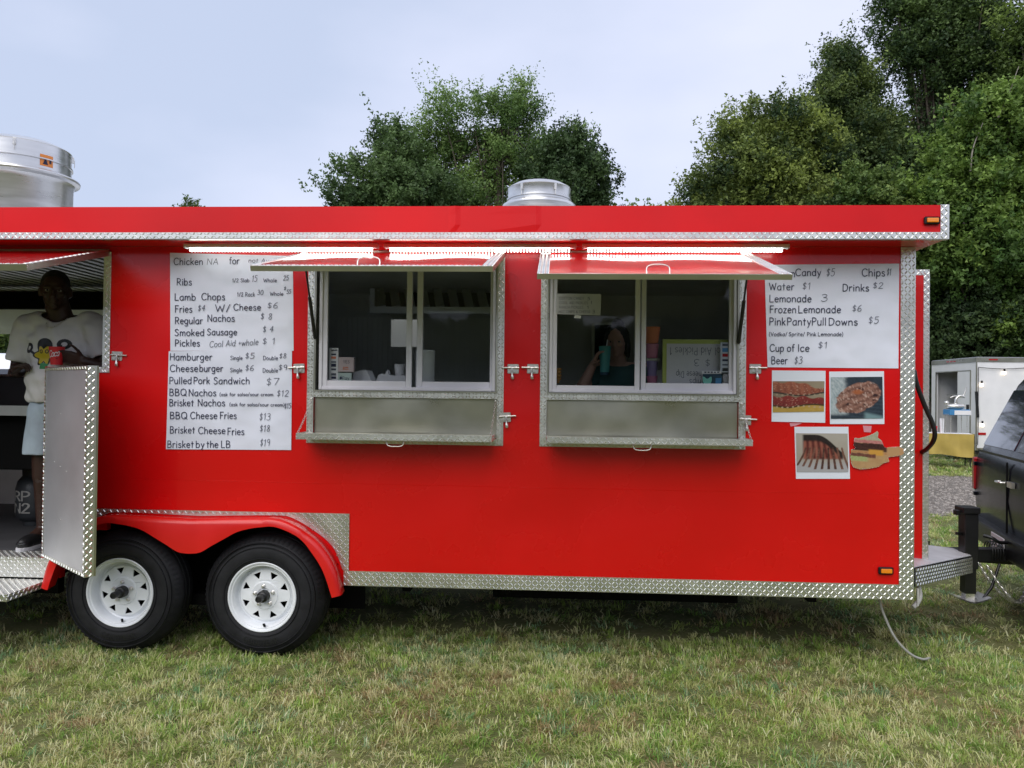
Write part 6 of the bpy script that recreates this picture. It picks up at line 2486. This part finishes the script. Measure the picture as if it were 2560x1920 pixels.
# things on the table
bx = A.lerp(B, .80) + nv * .35
sv = thing('ice_shaver', (bx.x, bx.y, tz), 'silver ice shaving machine on a blue and white wire stand on the ochre table', 'ice shaver')
mb = MB()
for dx, dy in ((-.16, -.12), (.2, -.12), (.2, .12), (-.16, .12)):
    mb.tube([(bx.x + dx, bx.y + dy, tz), (bx.x + dx, bx.y + dy, tz + .42)], .008, 6)
mb.tube([(bx.x - .35, bx.y - .12, tz), (bx.x - .35, bx.y - .12, tz + .44), (bx.x - .15, bx.y - .12, tz + .44)], .006, 6)
mb.build('stand', M['chrome'], sv)
MB().box(bx.x - .2, bx.x + .26, bx.y - .16, bx.y + .16, tz + .42, tz + .55).build('machine_base', M['blue'], sv, bevel=.01)
MB().box(bx.x - .1, bx.x + .27, bx.y - .166, bx.y - .161, tz + .43, tz + .53).build('front_plate', M['wtow'], sv)
mb = MB()
mb.ellip((bx.x, bx.y, tz + .62), (.22, .15, .08), n=20)
mb.ellip((bx.x - .2, bx.y, tz + .70), (.05, .05, .05), n=12)
mb.tube(catmull([(bx.x + .0, bx.y, tz + .68), (bx.x + .02, bx.y, tz + .80), (bx.x + .10, bx.y, tz + .86), (bx.x + .2, bx.y, tz + .84)], 4), .03, 10)
mb.build('machine_head', M['chrome'], sv, smooth=50)
mb = MB()
mb.tube(catmull([(bx.x - .12, bx.y, tz + .82), (bx.x, bx.y, tz + .86), (bx.x + .15, bx.y, tz + .84), (bx.x + .22, bx.y, tz + .98), (bx.x + .24, bx.y, tz + 1.06)], 4), .014, 8)
mb.build('crank', M['chrome'], sv, smooth=50)
for t, m_, r, h, lab in ((.53, 'cup', .055, .16, 'red and white paper cup on the ochre table'), (.62, 'wtow', .05, .34, 'tall pale bottle on the ochre table beside the machine stand'), (.42, 'wtow', .045, .18, 'short white cup at the near end of the ochre table')):
    p = A.lerp(B, t) + nv * .25
    tag(MB().lathe([(0, tz + .001), (r * .7, tz + .001), (r, tz + h), (r * .9, tz + h), (0, tz + h - .01)], (p.x, p.y, 0), n=20).build('table_cup', M[m_], smooth=40), lab, 'cup')


# ================================================================ trees
def leaves(cent, dirs, size, colr, n_per, spread, rg):
    """sprays: for each twig start and direction, n_per diamond leaves"""
    N = len(cent) * n_per
    t = rg.random((len(cent), n_per, 1)) ** .8
    P = cent[:, None, :] + dirs[:, None, :] * t + rg.normal(0, 1, (len(cent), n_per, 3)) * spread
    P = P.reshape(-1, 3)
    nrm = rg.normal(0, 1, (N, 3)) + np.array([0, -.25, .65])
    nrm /= np.linalg.norm(nrm, axis=1)[:, None]
    a = rg.normal(0, 1, (N, 3))
    a -= nrm * (a * nrm).sum(1)[:, None]
    a /= np.linalg.norm(a, axis=1)[:, None]
    b = np.cross(nrm, a)
    s = size * rg.uniform(.6, 1.25, (N, 1))
    V = np.stack([P - a * s * .5, P + a * s * .35 + b * s * .30 + nrm * s * .06, P + a * s * .35 - b * s * .30], 1).reshape(-1, 3)
    F = np.arange(N * 3).reshape(-1, 3)
    c = np.repeat(colr, n_per, 0) * rg.uniform(.7, 1.4, (N, 1))
    return V, F, np.repeat(c, 3, 0)


def make_tree(name, base, lobes, ntwig, leaf, cols, label, group, rg, trunk=.18, per=16, spray=.75, bare=0, dens=None, up=.5, clump=.95):
    """lobes: (x, y, z, rx, ry, rz)"""
    o = thing(name, (base[0], base[1], GZ), label, 'tree', group)
    lob = np.array(lobes, float)
    vol = (lob[:, 3] * lob[:, 4] * lob[:, 5]) ** .85
    per_clump = 34
    nc = max(6, ntwig // per_clump)
    pk = rg.choice(len(lob), nc, p=vol / vol.sum())
    cd_ = rg.normal(0, 1, (nc, 3))
    cd_ /= np.linalg.norm(cd_, axis=1)[:, None]
    cr_ = rg.random((nc, 1)) ** (1 / 2.3)
    cc = lob[pk, :3] + cd_ * cr_ * lob[pk, 3:]
    crad = rg.uniform(.45, 1.0, nc) * clump
    pick = np.repeat(np.arange(nc), per_clump)
    ntw = len(pick)
    d = rg.normal(0, 1, (ntw, 3))
    d /= np.linalg.norm(d, axis=1)[:, None]
    c = cc[pick] + d * rg.random((ntw, 1)) ** .5 * crad[pick][:, None] * np.array([1.0, .9, .72])
    dr = d * .55 + cd_[pick] * .45 + rg.normal(0, .30, d.shape) + np.array([0, 0, up])
    dr /= np.linalg.norm(dr, axis=1)[:, None]
    dr *= spray * rg.uniform(.35, 1.0, (ntw, 1)) * np.where(rg.random((ntw, 1)) < .06, 2.3, 1)
    f = rg.random(nc)
    A_, B_ = np.array(cols[0]) * 1.7, np.array(cols[1]) * 1.7
    t = np.clip(f[pick][:, None] * .8 + d[:, 2:] * .18 + rg.normal(0, .14, (len(c), 1)), 0, 1)
    per = int(per * 1.6)
    leaf *= .80
    V, F, C_ = leaves(c, dr, leaf, A_ + (B_ - A_) * t, per, spray * .13, rg)
    fast('crown', V, F, C_, M['foliage'], o)
    mb = MB()
    b0 = Vector((base[0], base[1], GZ))
    cen = Vector(lob[:, :3].mean(0))
    topz = max(l[2] for l in lobes)
    mid = Vector((cen.x * .6 + b0.x * .4, cen.y * .6 + b0.y * .4, topz * .45))
    top = Vector((cen.x, cen.y, topz))
    tp = catmull([b0, b0.lerp(mid, .5) + Vector((.1, 0, 0)), mid, mid.lerp(top, .6) + Vector((-.15, 0, 0)), top], 3)
    mb.tube(tp, [trunk * (1 - .85 * i / (len(tp) - 1)) for i in range(len(tp))], 8)
    mb.build('trunk', M['bark'], o, smooth=60)
    mb = MB()
    for q in range(min(80, nc)):
        e = Vector(cc[q])
        k = int(rg.integers(3, len(tp) - 1))
        s0 = tp[k]
        m_ = s0.lerp(e, .5) + Vector((0, 0, -.15 * (e - s0).length * .5))
        pp = catmull([s0, m_, e], 4)
        r0 = trunk * .34 * (1 - k / len(tp)) + .022
        mb.tube(pp, [r0 * (1 - .85 * i / (len(pp) - 1)) for i in range(len(pp))], 5, cap=False)
    mb.build('limb', M['bark'], o, smooth=60)
    if bare:
        for q in range(bare):
            mb = MB()
            l = lob[int(rg.integers(len(lob)))]
            s0 = Vector((l[0] + rg.uniform(-.4, .4) * l[3], l[1] - l[4] * .92, l[2] + rg.uniform(-.5, .4) * l[5]))
            e = s0 + Vector((rg.uniform(-.9, .9), rg.uniform(-.4, 0), rg.uniform(.2, 1.3)))
            m_ = s0.lerp(e, .5) + Vector((rg.uniform(-.1, .1), 0, rg.uniform(-.12, .12)))
            pp = catmull([s0, m_, e], 4)
            mb.tube(pp, [.03 * (1 - .7 * i / (len(pp) - 1)) for i in range(len(pp))], 5)
            mb.build('bare_branch', M['deadw'], o, smooth=60)
    return o


def lobe(px, py, Y, rpx, rpy, ry=None):
    x, z = at(px, py, Y)
    s = (Y + CAM_D) / FPX
    return (x, Y, z, rpx * s, (ry if ry else rpx * s * .9), rpy * s)


DG1, DG2 = (.022, .042, .016), (.075, .115, .038)
MG1, MG2 = (.028, .055, .014), (.115, .165, .035)
YG1, YG2 = (.045, .080, .018), (.17, .21, .045)
rg = np.random.default_rng(11)
G_T = 'trees behind the red trailer'
Yc = 19.0
make_tree('tree', (at(1250, 900, Yc)[0], Yc), [lobe(1240, 340, Yc, 150, 110, 1.0), lobe(1130, 430, Yc, 160, 95, .9), lobe(1390, 420, Yc - .5, 100, 95, .9), lobe(1260, 262, Yc, 75, 45, .5), lobe(1100, 330, Yc, 45, 85, .5), lobe(1240, 530, Yc, 280, 80, 1.2), lobe(1470, 530, Yc, 50, 50, .6)],
          3900, .118, ((.048,.090,.024), (.15, .22, .06)), 'tall feathery green tree rising behind the roof fan of the red trailer', G_T, rg, .20, 15, .60, dens=.36, up=1.0, clump=.62)
make_tree('tree', (at(930, 900, Yc)[0], Yc - 1.5), [lobe(945, 450, Yc - 1.5, 75, 85), lobe(985, 420, Yc - 1.5, 60, 75), lobe(890, 520, Yc - 1.5, 85, 60), lobe(1050, 520, Yc - 1.5, 120, 70), lobe(920, 620, Yc - 1.5, 140, 90)],
          3000, .15, ((.03, .056, .02), (.09, .14, .045)), 'darker rounded tree at the left foot of the tall feathery tree', G_T, rg, .16, 17, .5, dens=.25)
make_tree('tree', (at(1420, 900, Yc)[0], Yc - 1), [lobe(1415, 440, Yc - 1, 90, 85), lobe(1450, 500, Yc - 1, 70, 50), lobe(1400, 600, Yc - 1, 120, 90)],
          2100, .15, (DG1, (.055, .09, .03)), 'dark dense tree right of the tall feathery tree, behind the middle roof fan', G_T, rg, .16, 17, .5, dens=.25)
# low growth further right along the roof line
for i, (px, py, rx, ry, lab) in enumerate(((1585, 560, 30, 42, 'small dark bush top above the roof line between fan and big trees'), (1690, 560, 62, 70, 'low yellowish bush above the roof line at the left end of the big trees'), (487, 546, 22, 34, 'tiny tree top peeping over the roof at the left'), (1510, 570, 26, 40, 'pale thin sapling just right of the middle roof fan'))):
    make_tree('small_tree', (at(px, 900, 22)[0], 22), [lobe(px, py, 22, rx, ry), lobe(px, py + 110, 22, rx * 1.2, 80)], 420, .16, (MG1, YG2) if i in (1,) else (DG1, MG2), lab, None, rg, .08, 13, .4, dens=.2)
# the tall stand on the right
G_R = 'tall stand of trees on the right'
make_tree('tree', (at(1880, 950, 20)[0], 20), [lobe(1860, 420, 20, 95, 110, 1.2), lobe(1795, 500, 20, 50, 110, .8), lobe(1945, 330, 20, 80, 80, 1.0), lobe(2000, 440, 20, 110, 100, 1.2), lobe(1960, 540, 20, 160, 80, 1.4), lobe(1850, 640, 20, 150, 90, 1.4)],
          5200, .16, (DG1, YG2), 'broad rounded tree, first of the tall stand on the right, with yellow-green shoulders', G_R, rg, .24, 18, .6, dens=.2)
make_tree('tree', (at(2080, 950, 23)[0], 23), [lobe(2100, 195, 23, 50, 60, .9), lobe(2055, 300, 23, 95, 75, 1.2), lobe(2120, 320, 23, 75, 90, 1.2), lobe(2140, 480, 23, 130, 130, 1.6)],
          4300, .16, (DG1, (.13, .17, .045)), 'second tree of the right stand, with the pointed crown left of the tallest tree', G_R, rg, .24, 18, .6, up=.8, clump=.85)
make_tree('tree', (at(2380, 950, 23)[0], 23), [lobe(2330, 110, 23, 95, 100, 1.0), lobe(2215, 120, 23, 50, 85, .8), lobe(2430, 40, 23, 110, 130, 1.0), lobe(2270, -10, 23, 75, 60, .8), lobe(2420, 230, 23, 110, 110, 1.2), lobe(2185, 225, 23, 35, 50, .6), lobe(2290, 400, 23, 110, 90, 1.3), lobe(2460, 360, 23, 110, 160, 1.4)],
          5600, .17, (DG1, (.085, .13, .035)), 'tallest tree of the right stand, its crown cut by the top of the photo', G_R, rg, .34, 18, .75, up=.8, clump=.8)
make_tree('tree', (at(2640, 950, 21)[0], 21), [lobe(2570, 200, 21, 80, 160), lobe(2640, 120, 21, 120, 260), lobe(2620, 420, 21, 120, 160)],
          2600, .18, (DG1, MG2), 'tree at the extreme right edge with a pale bare stem', G_R, rg, .22, 18, .7, bare=6, dens=.3)
make_tree('tree', (at(2480, 950, 17.5)[0], 18.2), [lobe(2480, 340, 18, 100, 90), lobe(2420, 470, 18, 100, 110), lobe(2530, 520, 18, 110, 150), lobe(2460, 650, 18, 120, 120), lobe(2380, 590, 18, 70, 110), lobe(2560, 760, 18, 120, 120)],
          6600, .18, ((.040, .080, .018), (.150, .22, .045)), 'vine covered bright green tree standing behind the white trailer', G_R, rg, .22, 18, .55, bare=5, dens=.16, up=.6)
make_tree('tree', (at(2170, 950, 18.5)[0], 18.6), [lobe(2180, 470, 18.6, 48, 40), lobe(2160, 540, 18.6, 60, 60), lobe(2185, 640, 18.6, 90, 90)],
          1500, .17, ((.035, .07, .02), (.14, .19, .045)), 'small bright green leafy tree just above the roof end of the red trailer', G_R, rg, .12, 16, .4, dens=.15)
make_tree('tree', (at(2340, 950, 18.8)[0], 19.2), [lobe(2330, 560, 19.2, 80, 110), lobe(2340, 740, 19.2, 90, 140), lobe(2460, 830, 19.2, 180, 90), lobe(2350, 900, 19.2, 110, 100), lobe(2250, 760, 19.2, 90, 160)],
          6000, .17, (DG1, (.055, .085, .028)), 'dark shrubby tree filling the gap between the red trailer end and the white trailer', G_R, rg, .2, 18, .5, bare=7, dens=.12)
# trees seen through the porch and beyond the roof line on the left
for px, py, Y, rx, ry, lab in ((60, 860, 16, 150, 90, 'green tree seen through the open porch of the red trailer'),):
    make_tree('tree', (at(px, 900, Y)[0], Y), [lobe(px, py, Y, rx, ry), lobe(px + 60, py + 60, Y, rx, ry * .8)], 1500, .2, (DG1, MG2), lab, None, rg, .14, 14, .5, dens=.1)
# distant woods all round, one mass (also what the bright metal mirrors)
N = 34000
ang = rg.uniform(0, 2 * math.pi, N)
front = np.cos(ang - math.pi / 2) > .1
rad = np.where(front, 62, 46) + rg.normal(0, 3, N)
hmax = (6.6 + .7 * np.sin(ang * 9) + .6 * np.sin(ang * 23 + 1)) * np.where(front, .55, 1.0)
z = hmax * rg.random(N) ** .7
P = np.stack([np.cos(ang) * rad, np.sin(ang) * rad, z], 1)
nrm = rg.normal(0, 1, (N, 3))
nrm /= np.linalg.norm(nrm, axis=1)[:, None]
a_ = np.cross(nrm, rg.normal(0, 1, (N, 3)))
a_ /= np.linalg.norm(a_, axis=1)[:, None]
b_ = np.cross(nrm, a_)
s_ = rg.uniform(.5, 1.1, (N, 1))
V = np.stack([P - a_ * s_, P + b_ * s_ * .6, P + a_ * s_, P - b_ * s_ * .6], 1).reshape(-1, 3)
col = np.repeat(np.array([[.03, .05, .02]]) * rg.uniform(.6, 1.6, (N, 1)), 4, 0)
tag(fast('distant_woods', V, np.arange(N * 4).reshape(-1, 4), col, M['foliage']), kind='stuff')


# ================================================================ grass
def blades(x0, x1, y0, y1, dens, lmin, lmax, wd, rg, keep=None):
    """turf as small tufts: blades fan out of each tuft and share its hue"""
    per = 26
    T_ = int((x1 - x0) * (y1 - y0) * dens / per)
    tx, ty = rg.uniform(x0, x1, T_), rg.uniform(y0, y1, T_)
    if keep is not None:
        k = keep(tx, ty)
        tx, ty = tx[k], ty[k]
        T_ = len(tx)
    f = fnoise(tx + 50, ty + 50, 1.3, 61, 3)
    g = fnoise(tx + 50, ty + 50, 5.0, 67, 2)
    f2 = fnoise(tx + 80, ty + 20, 3.1, 83, 3)
    f3 = fnoise(tx + 10, ty + 90, 3.6, 91, 3)
    k = (g > .30) | (rg.random(T_) < .6)
    tx, ty, f, g, f2, f3 = tx[k], ty[k], f[k], g[k], f2[k], f3[k]
    T_ = len(tx)
    green = np.array([.130, .235, .050])
    lime = np.array([.27, .34, .075])
    olive = np.array([.30, .31, .125])
    straw = np.array([.52, .46, .26])
    brown = np.array([.26, .175, .10])
    blue = np.array([.12, .24, .13])
    r = rg.random(T_)
    tc = mixc(green, lime, rg.random(T_) ** 1.3)
    tc = mixc(tc, olive, (rg.random(T_) < .45) * rg.uniform(.4, 1, T_))
    dry = sst(f + rg.normal(0, .09, T_), .44, .62)
    tc = mixc(tc, straw, (rg.random(T_) < np.clip(dry + .35 * sst(-ty - .6 - .25 * tx, 0, 1.2), 0, 1) * .5) * rg.uniform(.4, .9, T_))
    tc = mixc(tc, brown, (rg.random(T_) < sst(f2 + rg.normal(0, .08, T_), .55, .75) * .5) * .85)
    tc = mixc(tc, blue, (rg.random(T_) < sst(f3 + rg.normal(0, .08, T_), .55, .75) * .45) * .75)
    ts = rg.uniform(.7, 1.25, T_) * (.7 + .7 * g) * np.where(rg.random(T_) < .05, 1.45, 1)
    th = fnoise(tx + 30, ty + 30, 2.3, 71, 1) * 6
    i = np.repeat(np.arange(T_), per)
    N = len(i)
    ox, oy = rg.normal(0, .021, N), rg.normal(0, .021, N)
    if wd > .003:
        ox, oy = ox * 1.8, oy * 1.8
    x, y = tx[i] + ox, ty[i] + oy
    hd = np.where(rg.random(N) < .72, np.arctan2(oy, ox) + rg.normal(0, .5, N), th[i] + rg.normal(0, .6, N))
    L = rg.uniform(lmin, lmax, N) * ts[i]
    lean = np.clip(np.hypot(ox, oy) / .03 * .65 + rg.normal(.35, .3, N), .05, 1.45)
    lying = rg.random(N) < .07
    lean = np.where(lying, 1.38, lean)
    L = np.where(lying, L * 1.25, L)
    dx, dy = np.cos(hd), np.sin(hd)
    w = wd * rg.uniform(.55, 1.25, N)
    px_, py_ = -dy * w, dx * w
    m1 = L * .5
    h1, s1 = m1 * np.cos(lean * .55), m1 * np.sin(lean * .55)
    h2, s2 = h1 + m1 * np.cos(np.minimum(lean * 1.3, 1.65)), s1 + m1 * np.sin(np.minimum(lean * 1.3, 1.65))
    z0 = np.where(lying, GZ + rg.uniform(.008, .026, N), GZ - .002)
    V = np.stack([
        np.stack([x - px_, y - py_, z0], 1), np.stack([x + px_, y + py_, z0], 1),
        np.stack([x + dx * s1 + px_ * .8, y + dy * s1 + py_ * .8, z0 + h1], 1), np.stack([x + dx * s1 - px_ * .8, y + dy * s1 - py_ * .8, z0 + h1], 1),
        np.stack([x + dx * s2, y + dy * s2, z0 + h2], 1)], 1).reshape(-1, 3)
    b = np.arange(N)[:, None] * 5
    F = np.concatenate([b + np.array([[0, 1, 2]]), b + np.array([[0, 2, 3]]), b + np.array([[3, 2, 4]])])
    col = mixc(tc[i], straw, (rg.random(N) < .07 + lying * .6) * rg.uniform(.5, 1, N))
    col = np.clip(col * rg.uniform(1.25, 2.1, (N, 1)), 0, .75)
    return V, F, np.repeat(col, 5, 0)


parts = []
rg = np.random.default_rng(5)
parts.append(blades(-3.3, 3.6, -2.1, .55, 12800, .018, .054, .0022, rg, lambda x, y: y > -2.1 + np.abs(x) * .0))
parts.append(blades(-4.0, 2.6, .55, 2.4, 1600, .03, .07, .004, rg))
parts.append(blades(2.2, 7.0, .55, 6.3, 2300, .03, .075, .0036, rg, lambda x, y: (x < 2.6 + (y + .2) * .75) & (x > 1.6 + (y) * .42)))
parts.append(blades(5.5, 13.0, 11.5, 17, 900, .04, .10, .008, rg, lambda x, y: x < y * .8 + 1.0))
parts.append(blades(-5.5, 5.5, -4.6, -2.1, 1500, .03, .07, .0035, rg))
parts.append(blades(-5.4, -3.3, -2.1, .3, 5000, .022, .06, .0029, rg))
parts.append(blades(-9, -5.4, -2.1, 6, 700, .03, .07, .0055, rg))
parts.append(blades(3.6, 5.6, -2.1, .5, 4500, .022, .06, .0029, rg))
k = 0
VV, FF, CC = [], [], []
for V, F, c in parts:
    VV.append(V)
    FF.append(F + k)
    CC.append(c)
    k += len(V)
tag(fast('grass', np.concatenate(VV), np.concatenate(FF), np.concatenate(CC), M['grassm']), kind='stuff')
# pebbles of the drive
N = 14000
x = rg.uniform(3.5, 13, N)
y = rg.uniform(6.1, 11.6, N)
k_ = x < y * .82 + 1.2
x, y = x[k_], y[k_]
N = len(x)
s_ = rg.uniform(.008, .03, (N, 1))
th = rg.uniform(0, 6.28, N)
base = np.stack([x, y, np.full(N, GZ + .006)], 1)
V = np.stack([base + np.stack([np.cos(th + q), np.sin(th + q), np.zeros(N)], 1) * s_ for q in (0, 1.6, 3.1, 4.6)] + [base + np.array([0, 0, 1]) * s_ * .8], 1).reshape(-1, 3)
b = np.arange(N)[:, None] * 5
F = np.concatenate([b + np.array([[i, (i + 1) % 4, 4]]) for i in range(4)])
col = np.repeat(np.array([[.26, .23, .20]]) * rg.uniform(.4, 1.5, (N, 1)), 5, 0)
tag(fast('gravel_stones', V, F, col, M['print_']), kind='stuff')
